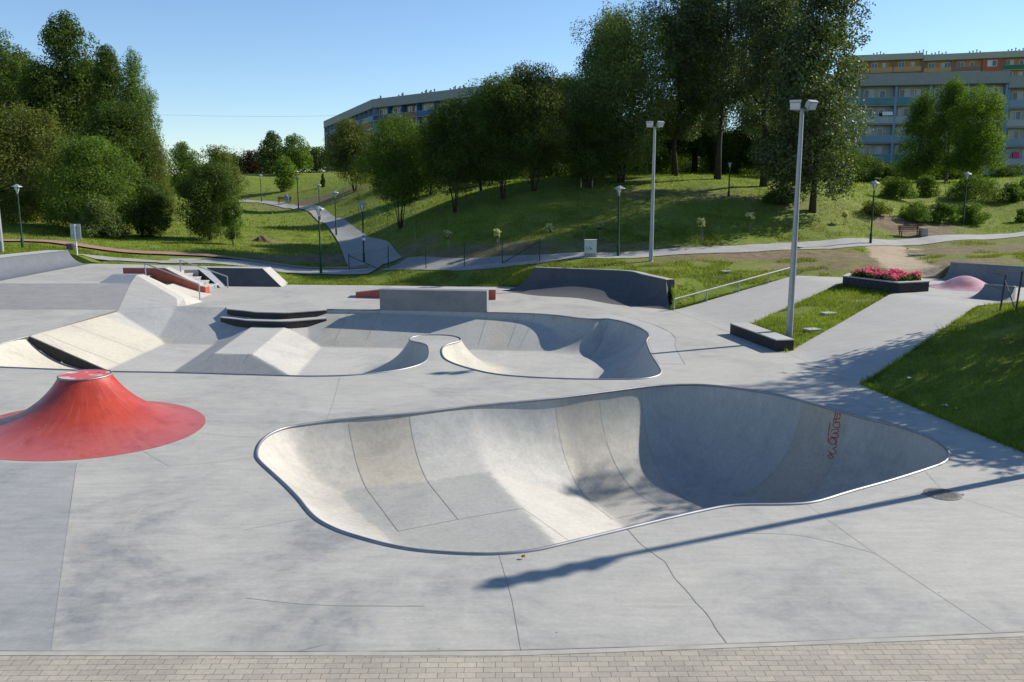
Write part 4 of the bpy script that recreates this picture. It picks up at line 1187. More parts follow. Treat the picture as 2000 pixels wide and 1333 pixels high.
# cut earth face where the ground meets the concrete
nS, oS = len(o_dense), len(TV)
TV = np.vstack([TV, np.c_[o_dense[:, :2], o_dense[:, 2] - .006], np.c_[o_dense[:, :2], np.full(nS, -.6)]])
i0 = np.arange(nS); i1 = (i0 + 1) % nS
TF = np.vstack([TF, np.c_[oS + i0, oS + i1, oS + nS + i1], np.c_[oS + i0, oS + nS + i1, oS + nS + i0]])
a, b, c = TV[TF[:, 0]], TV[TF[:, 1]], TV[TF[:, 2]]
cr = (b[:, 0] - a[:, 0]) * (c[:, 1] - a[:, 1]) - (b[:, 1] - a[:, 1]) * (c[:, 0] - a[:, 0])
TF[cr < 0] = TF[cr < 0][:, ::-1]
ground = fast_mesh('ground', TV, TF, M['ground'], None, 3, True)
tag(ground, 'grassy hillside and banks around the skate plaza with bare earth patches', kind='structure')
bvh = BVHTree.FromPolygons([tuple(v) for v in TV], [tuple(int(i) for i in f) for f in TF])
def gz(x, y):
    h = bvh.ray_cast(Vector((x, y, 200)), Vector((0, 0, -1)))
    return h[0].z if h[0] is not None else 0.0
def gp(px, py):
    """point of the ground seen at a photograph pixel"""
    h = bvh.ray_cast(Vector((0, 0, EYE)), Vector(ray(px, py)).normalized())
    return np.array(h[0]) if h[0] is not None else atY(px, py, 200)

# bare earth amount per vertex
def blob(P, c, r, a=1.0): return a * np.exp(-(((P - np.array(c)[:2]) / np.array(r)) ** 2).sum(1))
def dirt_amount(P):
    d = np.full(len(P), 0.12)
    for px, py, rx, ry, s in ((1500,500,10,3.2,.72),(1350,508,6,2,.55),(1650,500,6,4,.72),(1900,490,7,4.5,.72),(1600,520,6,3,.6),(1850,515,5,4,.72),(1700,470,2,2.5,.3),(1980,475,5,4,.5),(900,497,6,2.0,.65),(1020,492,4,2.0,.7),(1180,480,5,2.2,.6),(800,490,3,2.5,.6),
                              (640,505,3.2,2.2,1.1),(560,506,4,1.6,.8),(1780,445,3.2,2.6,1.0),(1860,445,2.5,1.5,.6),(580,400,9,5,.8),(650,385,8,8,.6),(520,470,1.5,1.5,.9),(1500,395,8,4,.45),(1650,415,5,3,.4),(1330,380,9,3,.5),(700,405,5,7,.35),(1640,385,4,3,.45),(770,470,3,4,.4),(1740,520,3,4,.7)):
        d = np.maximum(d, blob(P, gp(px, py), (rx, ry), s))
    d = np.maximum(d, blob(P, (7.0, 37.5), (.7, .9), .7))
    ed = np.clip(1 - segdist(P, o_dense) / .35, 0, 1) * .1
    return np.clip(d + ed * (P[:, 1] < 60), 0, 1.2)
nearv = np.hypot(TV[:, 0], TV[:, 1]) < 160
dm = np.full(len(TV), 0.1); dm[nearv] = dirt_amount(TV[nearv, :2])
ca = ground.data.color_attributes.new('dirt', 'FLOAT_COLOR', 'POINT')
ps = [atY(*q) for q in ((1722,478,50.3),(1738,495,47),(1752,512,44),(1770,528,41),(1790,541,38.6))]
ps_line = catmull(np.array(ps)[:, :2], step=.4, closed=False)
sand = np.clip(1.25 - segdist(TV[:, :2], ps_line, closed=False) / 1.35, 0, 1)
sand = np.maximum(sand, blob(TV[:, :2], atY(1745, 482, 49.4), (2.0, .9), .8))
ca.data.foreach_set('color', np.c_[dm, sand, dm * 0, dm * 0 + 1].astype(np.float32).ravel())

# ---- paths draped on the ground ----------------------------------------
def drape(name, L, width, mat, lift=0.05, step=0.5, label=None, nw=6):
    P = catmull(np.asarray(L, float)[:, :2], step=step, closed=False)
    s = np.r_[0, np.cumsum(np.hypot(*np.diff(P, axis=0).T))]; s /= s[-1]
    w = np.interp(s, np.linspace(0, 1, len(width)), width) if hasattr(width, '__len__') else np.full(len(P), width)
    T = np.gradient(P, axis=0); T /= np.linalg.norm(T, axis=1)[:, None]; Nn = np.stack([-T[:, 1], T[:, 0]], 1)
    rows = []
    for i in range(len(P)):
        row = []
        for q in np.linspace(-.5, .5, nw + 1):
            x, y = P[i] + Nn[i] * w[i] * q; row.append((x, y, gz(x, y) + lift))
        rows.append(row)
    m = MB(); m.loft(rows); o = m.build(name, mat, None, smooth=True)
    return tag(o, label, kind='structure')
pr = [atY(*p) for p in ((770,521,49.0),(830,521.5,47.6),(900,518,46.6),(1000,512.5,46),(1080,507,45.2))] + [gp(*p) for p in ((1207,501),(1271,497),(1400,489),(1560,482),(1703,475),(1850,466),(2000,458))]
drape('path', pr + [pr[-1] * 2 - pr[-2]], [2.2, 1.6, 1.4, 1.35, 1.35, 1.5], M['path'], lift=.03, label='narrow grey path along the foot of the hill')
pu = [gp(*p) for p in ((735,522),(715,497),(693,475),(672,453),(650,433),(622,416),(590,406),(540,399),(485,394),(430,392))]
drape('path', pu, [3.0, 2.0, 1.6, 1.6, 1.6, 1.6, 1.6], M['path'], lift=.06, label='grey path climbing and curving away to the left')
pf_ = [(-19, 47.6), (-15.5, 47.9), (-12, 48.5), (-9.6, 48.9), (-7.6, 48.7)]
drape('path', pf_, [2.4, 3.2, 3.6, 3.2], M['path'], lift=.055, label='grey paved promenade behind the plaza')
prd = [atY(*p) for p in ((-80,464,52),(0,470,52),(100,474,52),(250,490,50.5),(400,500,50.5),(500,506,50.2),(620,515,50),(720,518,50))]
drape('path', prd, .95, M['redpath'], lift=.085, label='narrow reddish path across the lawn on the left')
pg = [atY(*p) for p in ((150,501,47.3),(220,506,47.3),(300,512,47.5),(350,517,47.5))]
drape('path', pg, [.7, .8, 1.0, 1.2], M['path'], lift=.05, label='short grey path beside the sign on the left')

# ================================================================== vegetation
def make_tree(name, label, cat, base, top_z, hw, mat, crown_lo=0.25, stems=1, splay=0.25, n=9000, leaf=0.16, shape='oval', bark='bark', group=None, droop=0.0, clumps=None, seed=0, depth=None, aspect=0.55, loose=0.0, lean=0.0, peak=None):
    """base (x,y,z); crown half width hw metres; crown from crown_lo of the height to the top"""
    global rng
    rng = np.random.default_rng(1000 + seed)
    base = np.array(base, float); H = top_z - base[2]
    root = thing(name, label, cat, base, group)
    z0 = base[2] + H * crown_lo; hc = top_z - z0
    depth = depth or hw
    K = clumps or int(26 + 26 * hc / max(hw, 1))
    def env(t):
        if shape == 'oval': return np.sqrt(np.clip(1 - (2 * t - 1) ** 2, 0, 1)) ** 0.75
        if shape == 'cone': return np.clip(1 - t, 0, 1) ** 0.75 * np.clip(t * 6, 0, 1) ** .5 * 1.02 + .06
        if shape == 'spire': return (np.clip(1 - t, 0, 1) ** 0.45) * np.clip(t * 4 + .6, 0, 1)
        if shape == 'dome': return np.sqrt(np.clip(1 - t ** 2.2, 0, 1)) * np.clip(t * 3 + .55, 0, 1)
        if shape == 'column': return np.clip((1 - t) * 3.2, 0, 1) ** .6 * np.clip(t * 3 + .5, 0, 1)
        return np.ones_like(t)
    t = rng.beta(1.25, 1.25, K); a = rng.uniform(0, 2 * math.pi, K)
    lump = 1 + .17 * np.sin(2 * a + 7 * t + seed) + .12 * np.sin(3 * a - 11 * t + 2.3 * seed)
    rr = np.sqrt(rng.uniform(0.10, 1, K)) * env(t) * (1 - .12 * rng.random(K)) * lump
    cr = np.clip(rng.normal(.34, .08, K), .17, .52) * hw * (0.6 + .4 * env(t))
    rad = np.clip(rr - 0.0, 0, 1) * 0.84
    C = np.c_[base[0] + lean * H * t + np.cos(a) * rad * hw, base[1] + np.sin(a) * rad * depth, z0 + hc * t * (1 - .02)]
    C[:, 2] = np.clip(C[:, 2], z0 + cr * .3, top_z - cr * .55)
    if shape in ('spire', 'cone'):    # a leading shoot
        C = np.vstack([C, [base[0] + lean * H, base[1], top_z - hw * .12]]); cr = np.r_[cr, hw * .14]
        C = np.vstack([C, [base[0] + lean * H, base[1], top_z - hw * .40]]); cr = np.r_[cr, hw * .2]
    # straggling twigs beyond the main mass
    ko = K // 3; ti = rng.integers(0, K, ko); dv_ = unit(ko, .25)
    C = np.vstack([C, C[ti] + dv_ * (cr[ti] * rng.uniform(.8, 1.25, ko))[:, None]]); cr = np.r_[cr, cr[ti] * rng.uniform(.22, .45, ko)]
    w = cr ** 2; cnt = np.maximum(8, (n * w / w.sum()).astype(int))
    pts, nr = [], []
    for c, r, m_ in zip(C, cr, cnt):
        d = unit(m_); q = rng.uniform(0.2, 1, m_) ** .36 * r * (1 + loose * rng.normal(0, .25, m_))
        p = c + d * q[:, None] * np.array([1.05, 1.05, .86] if r > .2 * hw else [.8, .8, 1.35])
        if droop: p[:, 2] -= droop * rng.random(m_) ** 2 * r * 2.2
        pts.append(p); nn = d * .7 + unit(m_) * .8 + np.array([0, 0, .35]); nr.append(nn / np.linalg.norm(nn, axis=1)[:, None])
    P_, N_ = np.vstack(pts), np.vstack(nr)
    P_[:, 2] = np.maximum(P_[:, 2], base[2] + .05)
    Vv, Fq = leaf_quads(P_, N_, leaf, aspect)
    fast_mesh('crown', Vv, Fq, mat, root)
    # trunk and limbs
    m = MB(); tr = max(.045, H * 0.014) / (1 + .35 * (stems - 1))
    order = np.argsort(-cr)
    for s_ in range(stems):
        ang = 2 * math.pi * s_ / stems + rng.uniform(-.4, .4)
        top = np.array([base[0] + lean * H * .8 + (math.cos(ang) * splay * hw if stems > 1 else 0), base[1] + (math.sin(ang) * splay * hw if stems > 1 else 0), z0 + hc * (.72 if shape != 'spire' else .85)])
        b0 = base + np.array([math.cos(ang), math.sin(ang), 0]) * (tr * 1.3 if stems > 1 else 0); b0[2] -= .25
        L = [b0]
        for q in (.2, .4, .6, .8, 1):
            p = b0 + (top - b0) * q; p[:2] += rng.normal(0, .035 * hw, 2) * (1 - abs(q - .5)); L.append(p)
        m.tube(L, [tr * 1.35] + [tr * (1 - .15 * k_) for k_ in range(1, 6)], 7)
        for k_ in range(s_, min(len(order), 12), stems):
            c = C[order[k_]]; q = np.clip((c[2] - cr[order[k_]] - b0[2]) / max(top[2] - b0[2], .1), .25, .9)
            st_ = b0 + (top - b0) * q; mid = st_ * .5 + c * .5 + np.array([0, 0, -.1 * hw])
            m.tube([st_, mid, c], [tr * .55, tr * .38, tr * .12], 5)
    m.build('trunk', M[bark], root, smooth=True)
    return root

def tree_px(label, px, py, ptop, hwpx, mat, Y=None, name='tree', cat='tree', **kw):
    if Y is None: b = gp(px, py)
    else:
        b = atY(px, py, Y); b[2] = gz(b[0], b[1])
    top = atY(px, ptop, b[1])[2]
    hw = hwpx / F_PX * b[1]
    leaf = kw.pop('leaf', max(.08, 0.00175 * b[1]))
    dens = kw.pop('dens', 1.0)
    area = 2 * hw * (top - b[2]) * (1 - kw.get('crown_lo', .25))
    n = dens * 6.5 * area / (leaf * leaf * .33)
    if n > 56000: leaf *= math.sqrt(n / 56000.0); n = 56000
    n = int(max(1500, n))
    return make_tree(name, label, cat, b, top, hw, M[mat], n=n, leaf=leaf, **kw)

GL, GR = 'trees of the dense grove on the left', 'trees along the crest of the grassy hill'
T = tree_px
# left grove, back to front
T('tall dark tree at the far left edge of the grove, with twin rounded tops', 15, 430, 52, 95, 'leaf_dark', Y=84, shape='dome', crown_lo=.1, seed=1, group=GL, dens=.9)
T('tallest tree of the left grove, with a pointed spire top', 158, 430, 28, 84, 'leaf_dark', Y=82, shape='spire', crown_lo=.1, seed=2, group=GL, dens=1.0)
T('dark tree filling in low between the spire-topped tree and the grove edge', 95, 430, 118, 70, 'leaf_dark', Y=80, shape='spire', crown_lo=.1, seed=3, group=GL)
T('narrow tall tree just right of the spire-topped tree', 232, 430, 92, 58, 'leaf_dark', Y=78, shape='spire', crown_lo=.08, seed=4, group=GL)
T('tall airy birch at the right end of the left grove with drooping sprays', 283, 430, 98, 58, 'leaf_mid', Y=75, shape='spire', crown_lo=.08, seed=5, group=GL, droop=.7, aspect=.4)
T('weeping birch with hanging yellowish sprays, lowest on the grove\'s right flank', 305, 425, 250, 40, 'leaf_olive', Y=72, shape='dome', crown_lo=.04, seed=6, group=GL, droop=1.2, aspect=.35)
T('broad olive-green willow in front of the left grove', 50, 445, 212, 98, 'leaf_olive', Y=62, shape='dome', crown_lo=.04, stems=4, seed=7, group=GL, loose=.3, dens=1.1)
T('rounded mid-green bushy tree in front of the left grove, behind the grey sign', 185, 466, 272, 100, 'leaf_mid', Y=60, shape='dome', crown_lo=.03, stems=4, seed=8, group=GL, loose=.3, dens=1.1)
T('low dark bush at the right foot of the left grove', 298, 468, 362, 42, 'leaf_dark', Y=61, shape='dome', crown_lo=.02, stems=3, seed=9, group=GL)
T('small silvery shrub hanging low in front of the bushy grove tree', 195, 462, 385, 48, 'leaf_willow', Y=57.5, shape='dome', crown_lo=.02, stems=3, seed=10, group=GL)
T('small dark tree standing alone on the lawn left of the climbing path', 412, 470, 318, 62, 'leaf_dark', shape='oval', crown_lo=.06, stems=4, seed=11, dens=1.15)
T('pale slender sapling leaning on the lone dark lawn tree', 455, 468, 385, 22, 'leaf_mid', Y=59, shape='oval', crown_lo=.1, seed=12, loose=.4)
T('dark tree behind the spire-topped tree, filling the grove\'s skyline', 205, 430, 120, 80, 'leaf_dark', Y=88, shape='dome', crown_lo=.05, seed=62, group=GL)
T('dark tree between the twin-topped one and the spire in the grove', 70, 430, 95, 75, 'leaf_dark', Y=90, shape='dome', crown_lo=.05, seed=63, group=GL)
T('dark tree low in the middle of the left grove', 240, 440, 200, 85, 'leaf_dark', Y=70, shape='dome', crown_lo=.03, seed=64, group=GL)
# middle distance
T('loose grey-green tree peeping out above the lone dark lawn tree', 432, 395, 286, 48, 'leaf_olive', Y=112, shape='dome', crown_lo=.05, seed=13)
T('round green tree between the grove and the lone lawn tree, far off', 362, 388, 280, 42, 'leaf_mid', Y=125, shape='dome', crown_lo=.03, seed=14)
T('dark purple-leaved hedge tree on the far skyline', 497, 360, 296, 36, 'leaf_purple', Y=165, shape='dome', crown_lo=.02, seed=15)
T('dark ragged conifer on the far skyline left of the blue block', 535, 360, 258, 34, 'leaf_dark', Y=160, shape='spire', crown_lo=.03, seed=16)
T('broad yellow-green tree on the far skyline left of the blue block', 578, 360, 264, 36, 'leaf_bright', Y=156, shape='dome', crown_lo=.03, seed=17)
T('low dark trees massed below the blue block\'s left end', 618, 356, 290, 42, 'leaf_dark', Y=168, shape='dome', crown_lo=.02, seed=18)
T('small bright birch alone on the far lawn left of the path lamps', 556, 362, 305, 22, 'leaf_bright', Y=128, shape='oval', crown_lo=.04, seed=19)
T('dark clipped cypress by the far lawn', 631, 362, 340, 6, 'leaf_dark', Y=125, shape='cone', crown_lo=.02, seed=20, cat='tree')
T('far low tree line closing the gap right of the grove', 455, 352, 305, 60, 'leaf_mid', Y=185, shape='dome', crown_lo=.02, seed=21)
# hill trees
T('pale loose willow at the left end of the hill trees, below the blue block', 693, 362, 236, 62, 'leaf_olive', Y=98, shape='dome', crown_lo=.16, stems=3, seed=22, group=GR, loose=.3)
T('dark round many-stemmed tree lowest on the hillside beside the climbing path', 782, 447, 232, 76, 'leaf_mid', shape='oval', crown_lo=.26, stems=6, splay=.4, seed=23, group=GR, dens=1.15)
T('dark many-stemmed tree second up the hillside, its foot in bright grass', 888, 415, 196, 66, 'leaf_dark', shape='oval', crown_lo=.2, stems=5, splay=.35, seed=24, group=GR, dens=1.1)
T('dark tree with a thin dark stem cluster right of centre on the hillside', 982, 389, 150, 74, 'leaf_dark', shape='oval', crown_lo=.18, stems=4, seed=25, group=GR, dens=1.05)
T('tall greyish willow with a forked trunk lit from behind on the crest', 1042, 373, 128, 84, 'leaf_olive', shape='oval', crown_lo=.2, stems=5, splay=.4, seed=26, group=GR)
T('dark willow leaning behind the forked one on the crest', 1120, 372, 148, 62, 'leaf_dark', Y=64, shape='oval', crown_lo=.14, stems=3, seed=27, group=GR)
T('very tall silvery willow with pale sunlit top left of the poplars', 1212, 370, 2, 98, 'leaf_willow', Y=60, shape='oval', crown_lo=.08, stems=3, seed=28, group=GR, droop=.2, aspect=.4, dens=1.0)
T('dark low-branched tree under the silvery willow\'s left side', 1150, 372, 215, 60, 'leaf_dark', Y=58, shape='oval', crown_lo=.12, stems=3, seed=29, group=GR)
T('dark poplar right of the silvery willow, its top out of the frame', 1318, 366, -70, 72, 'leaf_poplar', Y=64, shape='column', crown_lo=.2, seed=30, group=GR)
T('dark poplar third from the right of the tall row, on a bare leaning trunk', 1400, 366, -110, 72, 'leaf_poplar', Y=62, shape='column', crown_lo=.22, seed=31, group=GR, dens=.8, lean=.02)
T('dark poplar second from the right of the tall row, above the thick ivied trunk', 1490, 371, -120, 70, 'leaf_poplar', Y=59, shape='column', crown_lo=.22, seed=32, group=GR, dens=.8)
T('big glittering poplar at the right end of the tall row with low sunlit branches', 1588, 385, -40, 108, 'leaf_poplar', Y=54, shape='dome', crown_lo=.08, seed=33, group=GR, dens=1.0, loose=.25)
T('dark understorey tree between the poplar trunks', 1440, 366, 235, 85, 'leaf_dark', Y=72, shape='dome', crown_lo=.05, seed=34, group=GR)
T('dark understorey tree behind the silvery willow\'s foot', 1270, 364, 225, 70, 'leaf_dark', Y=74, shape='dome', crown_lo=.05, seed=35, group=GR)
T('dark thicket tree behind the crest between the two willows', 1085, 362, 240, 75, 'leaf_dark', Y=82, shape='dome', crown_lo=.03, seed=36, group=GR)
T('dark thicket tree at the right foot of the tall row', 1540, 372, 270, 60, 'leaf_dark', Y=66, shape='dome', crown_lo=.03, seed=37, group=GR)
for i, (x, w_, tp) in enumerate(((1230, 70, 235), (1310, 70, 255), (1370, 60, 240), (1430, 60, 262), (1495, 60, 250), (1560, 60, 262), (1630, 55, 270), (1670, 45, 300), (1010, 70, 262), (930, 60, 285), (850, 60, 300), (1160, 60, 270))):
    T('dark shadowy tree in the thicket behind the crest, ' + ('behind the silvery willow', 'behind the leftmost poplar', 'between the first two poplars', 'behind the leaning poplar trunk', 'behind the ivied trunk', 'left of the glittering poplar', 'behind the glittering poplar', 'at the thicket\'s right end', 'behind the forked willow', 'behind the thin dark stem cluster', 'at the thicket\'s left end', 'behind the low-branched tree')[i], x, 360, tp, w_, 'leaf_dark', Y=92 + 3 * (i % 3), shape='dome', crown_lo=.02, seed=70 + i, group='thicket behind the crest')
T('dark tall tree close behind the silvery willow, filling its left side', 1195, 366, 40, 80, 'leaf_dark', Y=68, shape='dome', crown_lo=.06, seed=90, group=GR)
T('dark tall tree behind the first two poplars, its top out of the frame', 1355, 364, -30, 72, 'leaf_dark', Y=72, shape='dome', crown_lo=.12, seed=91, group=GR)
T('dark tall tree behind the ivied trunk, closing the row towards the glittering poplar', 1500, 366, -20, 80, 'leaf_dark', Y=72, shape='dome', crown_lo=.10, seed=92, group=GR)
T('dark medium tree between the hillside trees and the forked willow', 940, 372, 190, 70, 'leaf_dark', Y=66, shape='dome', crown_lo=.1, seed=93, group=GR)
T('dark medium tree on the crest behind the two many-stemmed trees', 840, 378, 232, 62, 'leaf_dark', Y=78, shape='dome', crown_lo=.1, seed=94, group=GR)
# in front of the right block
T('slim birch left of three by the pale apartment block', 1792, 352, 172, 48, 'leaf_mid', Y=104, shape='spire', crown_lo=.12, seed=38, bark='bark_birch', droop=.5, aspect=.4)
T('tallest birch of three by the pale apartment block', 1848, 352, 148, 46, 'leaf_mid', Y=102, shape='dome', crown_lo=.12, seed=39, bark='bark_birch', droop=.5, aspect=.4)
T('bright green maple right of three by the pale apartment block', 1906, 350, 166, 55, 'leaf_bright', Y=98, shape='oval', crown_lo=.1, seed=40)
# trees outside the frame on the right whose crowns shade the near grass bank
for x, y, h, hw, lo, n_, sd, lb in ((22.4, 27.9, 11.4, 1.7, .42, 2300, 60, 'tall slim tree behind the right grass bank'), (18.4, 26.6, 5.4, 2.3, .2, 9000, 61, 'low tree on the right grass bank by the fence corner'), (17.4, 22.6, 5.4, 2.6, .15, 11000, 65, 'low spreading tree on the right grass bank opposite the bowl'), (16.2, 19.2, 3.9, 2.0, .15, 7000, 66, 'low tree on the right grass bank nearest the viewer')):
    make_tree('tree', lb, 'tree', (x, y, gz(x, y)), gz(x, y) + h, hw, M['leaf_mid'], crown_lo=lo, n=n_, leaf=.19, seed=sd, shape='spire' if sd == 60 else 'oval')

# bushes
def bush(label, px, py, ptop, hwpx, mat, seed, Y=None, **kw):
    return tree_px(label, px, py, ptop, hwpx, mat, Y=Y, name='bush', cat='bush', shape='dome', crown_lo=.0, stems=3, seed=seed, clumps=26, **kw)
GB = 'round bushes below the pale apartment block'
bush('round bush left of the row below the block, nearest the poplar', 1750, 389, 347, 34, 'leaf_mid', 41, group=GB)
bush('round bush between the leftmost bush and the wide one below the block', 1806, 383, 344, 26, 'leaf_mid', 42, group=GB)
bush('widest round bush below the block, behind a lamp post', 1902, 392, 346, 48, 'leaf_mid', 43, group=GB)
bush('round bush right of the widest one below the block', 1972, 394, 358, 27, 'leaf_mid', 44, group=GB)
bush('bush cut by the right picture edge below the block', 2000, 385, 352, 26, 'leaf_mid', 45, group=GB)
GC = 'clipped bushes on the slope above the path'
bush('yellowish flowering bush on the slope left of the lamp', 1708, 420, 390, 30, 'leaf_olive', 46, group=GC)
bush('low bush left of three in a row on the slope, before the panicle blossom', 1785, 432, 396, 34, 'leaf_mid', 47, group=GC)
bush('low bush middle of three in a row on the slope', 1842, 436, 398, 32, 'leaf_mid', 48, group=GC)
bush('low bush right of three in a row on the slope, by the lamp post', 1896, 438, 398, 34, 'leaf_mid', 49, group=GC)
bush('dark low bush at the right edge above the path', 1996, 434, 408, 18, 'leaf_mid', 50, group=GC)
bush('low spreading shrub under the glittering poplar', 1520, 398, 372, 34, 'leaf_dark', 51)
for i, (x, w, tp) in enumerate(((1700, 42, 305), (1765, 40, 318), (1830, 46, 320), (1885, 40, 322), (1955, 44, 326))):
    bush('dark shrub growing against the foot of the pale block, ' + ('by its left end', 'second from its left end', 'under the birches', 'under the maple', 'at the right edge')[i], x, 352, tp, w, 'leaf_dark', 52 + i, Y=112)

# panicle-flowered standard saplings on slim stakes
GS = 'young blossom trees staked along the slope'
SAP = [(971, 488, 448, 7, 'with a bright round head in front of the hillside shade'), (1073, 482, 437, 7.5, 'with a tall pointed head left of the grey cabinet'), (875, 492, 450, 8, 'with a faint thin head, leftmost on the shaded slope'),
       (1171, 470, 434, 6, 'with a small shaded head above the grey cabinet'), (1368, 475, 426, 7, 'with a golden head right of the distant floodlight'), (1463, 452, 416, 9, 'with a wide low head under the glittering poplar'),
       (1818, 432, 396, 10, 'with a large cream head among the three low bushes'), (1885, 434, 400, 7, 'with a small cream head at the right low bush'), (1737, 424, 405, 7, 'with a pale head beside the yellowish bush'), (1275, 452, 428, 6, 'with a dim head behind the distant floodlight pole'), (1648, 440, 413, 6, 'with a small head between the near floodlight and the lamp')]
for i, (x, yb, yt, w, d) in enumerate(SAP):
    rng = np.random.default_rng(300 + i)
    b = gp(x, yb); top = atY(x, yt, b[1])[2]; hw = w / F_PX * b[1]; H = top - b[2]
    r = thing('blossom_sapling', 'staked young tree ' + d, 'sapling', b, GS)
    n = 150; hh = H * .36
    P_ = np.c_[b[0] + rng.normal(0, .42, n) * hw, b[1] + rng.normal(0, .42, n) * hw, top - hh + rng.beta(1.6, 1.4, n) * hh]
    Vv, Fq = leaf_quads(P_, unit(n, .5), .12, .8); fast_mesh('blossom', Vv, Fq, M['leaf_hydr'], r)
    n = 70; P_ = np.c_[b[0] + rng.normal(0, .4, n) * hw, b[1] + rng.normal(0, .4, n) * hw, top - hh * 1.1 + rng.random(n) * hh * .6]
    Vv, Fq = leaf_quads(P_, unit(n, .5), .12, .6); fast_mesh('leaves', Vv, Fq, M['leaf_mid'], r)
    m = MB(); m.tube([b - np.array([0, 0, .1]), b + np.array([0.01, 0, H * .5]), np.array([b[0], b[1], top - hh * .4])], [.018, .016, .01], 5); m.build('stem', M['bark_birch'], r)
    m = MB(); m.tube([b + np.array([.10, 0, -.1]), b + np.array([.10, 0, H * .55])], .018, 5); m.build('stake', M['bark_birch'], r)
GT = 'thin bare saplings along the climbing path'
for i, (x, yb, yt, d) in enumerate(((811, 492, 432, 'lowest on the hillside, right of the dark round tree'), (777, 478, 446, 'below the dark round tree\'s stems'), (757, 463, 405, 'left of the dark round tree'), (700, 420, 378, 'uphill beside the third lamp'), (671, 403, 366, 'uphill between two lamps'), (735, 452, 412, 'halfway between the path and the round tree'), (460, 480, 428, 'alone on the lawn right of the dark lawn tree'), (1140, 470, 440, 'left of the cabinet on the shaded slope'))):
    rng = np.random.default_rng(400 + i)
    b = gp(x, yb); top = atY(x, yt, b[1])[2]; H = top - b[2]
    r = thing('young_sapling', 'thin leafless-looking sapling ' + d, 'sapling', b, GT)
    m = MB(); m.tube([b - np.array([0, 0, .1]), b + np.array([0.02, 0, H * .5]), np.array([b[0], b[1], top])], [.02, .018, .01], 5); m.build('stem', M['bark_birch'], r)
    n = 60; P_ = np.c_[b[0] + rng.normal(0, .16, n), b[1] + rng.normal(0, .16, n), top - rng.random(n) * H * .3]
    Vv, Fq = leaf_quads(P_, unit(n, .5), .12, .6); fast_mesh('leaves', Vv, Fq, M['leaf_mid'], r)
rng = np.random.default_rng(77)

# ================================================================== grass blades (nobody could count them)
def grass_patch(name, n, region, mat, h0, h1, w, label, keep=None):
    P = np.empty((0, 2))
    while len(P) < n:
        q = region(n)
        if keep is not None: q = q[keep(q)]
        P = np.vstack([P, q])
    P = P[:n]
    z = np.array([gz(x, y) for x, y in P])
    a = rng.uniform(0, 2 * math.pi, n); h = rng.uniform(h0, h1, n); ww = w * rng.uniform(.6, 1.4, n)
    d = np.c_[np.cos(a), np.sin(a)] * ww[:, None]
    le = rng.normal(0, .45, (n, 2)) * h[:, None]
    B0 = np.c_[P - d, z - .01]; B1 = np.c_[P + d, z - .01]; Tp = np.c_[P + le, z + h]
    V_ = np.stack([B0, B1, Tp], 1).reshape(-1, 3)
    o = fast_mesh(name, V_, np.arange(3 * n).reshape(n, 3), mat, None, 3)
    return tag(o, label, 'grass', kind='stuff')
def off_concrete(q): return ~inside(q, o_dense) & (vnoise(q, .9, 5) + .9 * vnoise(q, 2.6, 6) > -.75)
def pathless(q):
    k = off_concrete(q)
    for L, w in ((pr, 1.0), (pu, 1.2), (ps, 1.2), (prd, 1.0), (pg, .9), (pf_, 2.3)): k &= segdist(q, np.array(L)[:, :2], closed=False) > w
    return k & (dirt_amount(q) + .22 * vnoise(q, 1.3, 8) < .42)
def wedge(y0, y1, x0, x1, pw=1.0):
    def f(n):
        t = rng.random(n) ** pw; y = y0 + (y1 - y0) * t
        lo, hi = max(x0, -.72), min(x1, .72)
        return np.c_[y * rng.uniform(lo, hi, n), y]
    return f
def near_right(n): return np.c_[rng.uniform(8.6, 19, n), rng.uniform(14, 31, n)]
grass_patch('grass', 46000, near_right, M['grass'], .04, .13, .007, 'mown grass on the shaded bank at the right', keep=off_concrete)
grass_patch('grass', 13000, lambda n: in_poly_pts([p[:2] for p in STRIP], n), M['grass'], .05, .15, .008, 'grass in the strip between the ramp and the wide bank', keep=lambda q: vnoise(q, 1.4, 9) > -.8)
grass_patch('grass', 42000, wedge(35, 50, -.75, .72), M['grass'], .06, .17, .014, 'grass on the banks just behind the plaza', keep=pathless)
grass_patch('grass', 60000, wedge(47, 72, -.7, .72), M['grass'], .05, .15, .024, 'meadow grass on the hillside', keep=pathless)
grass_patch('grass', 26000, wedge(70, 150, -.5, .6), M['grass'], .10, .26, .045, 'long meadow grass far up the slope', keep=pathless)
grass_patch('grass', 14000, wedge(36, 52, -.2, .72), M['grass_dry'], .05, .16, .014, 'dry grass tufts along the path on the right', keep=pathless)

def along_edges(n):
    seg = np.vstack([resample(np.array(OUT)[3:9], .05, closed=False), s_dense, resample(np.array(OUT)[15:27], .05, closed=False)])
    q = seg[rng.integers(0, len(seg), n), :2]
    return q + rng.normal(0, .05, (n, 2))
grass_patch('grass', 15000, along_edges, M['grass'], .05, .16, .008, 'ragged grass hanging over the concrete edges')
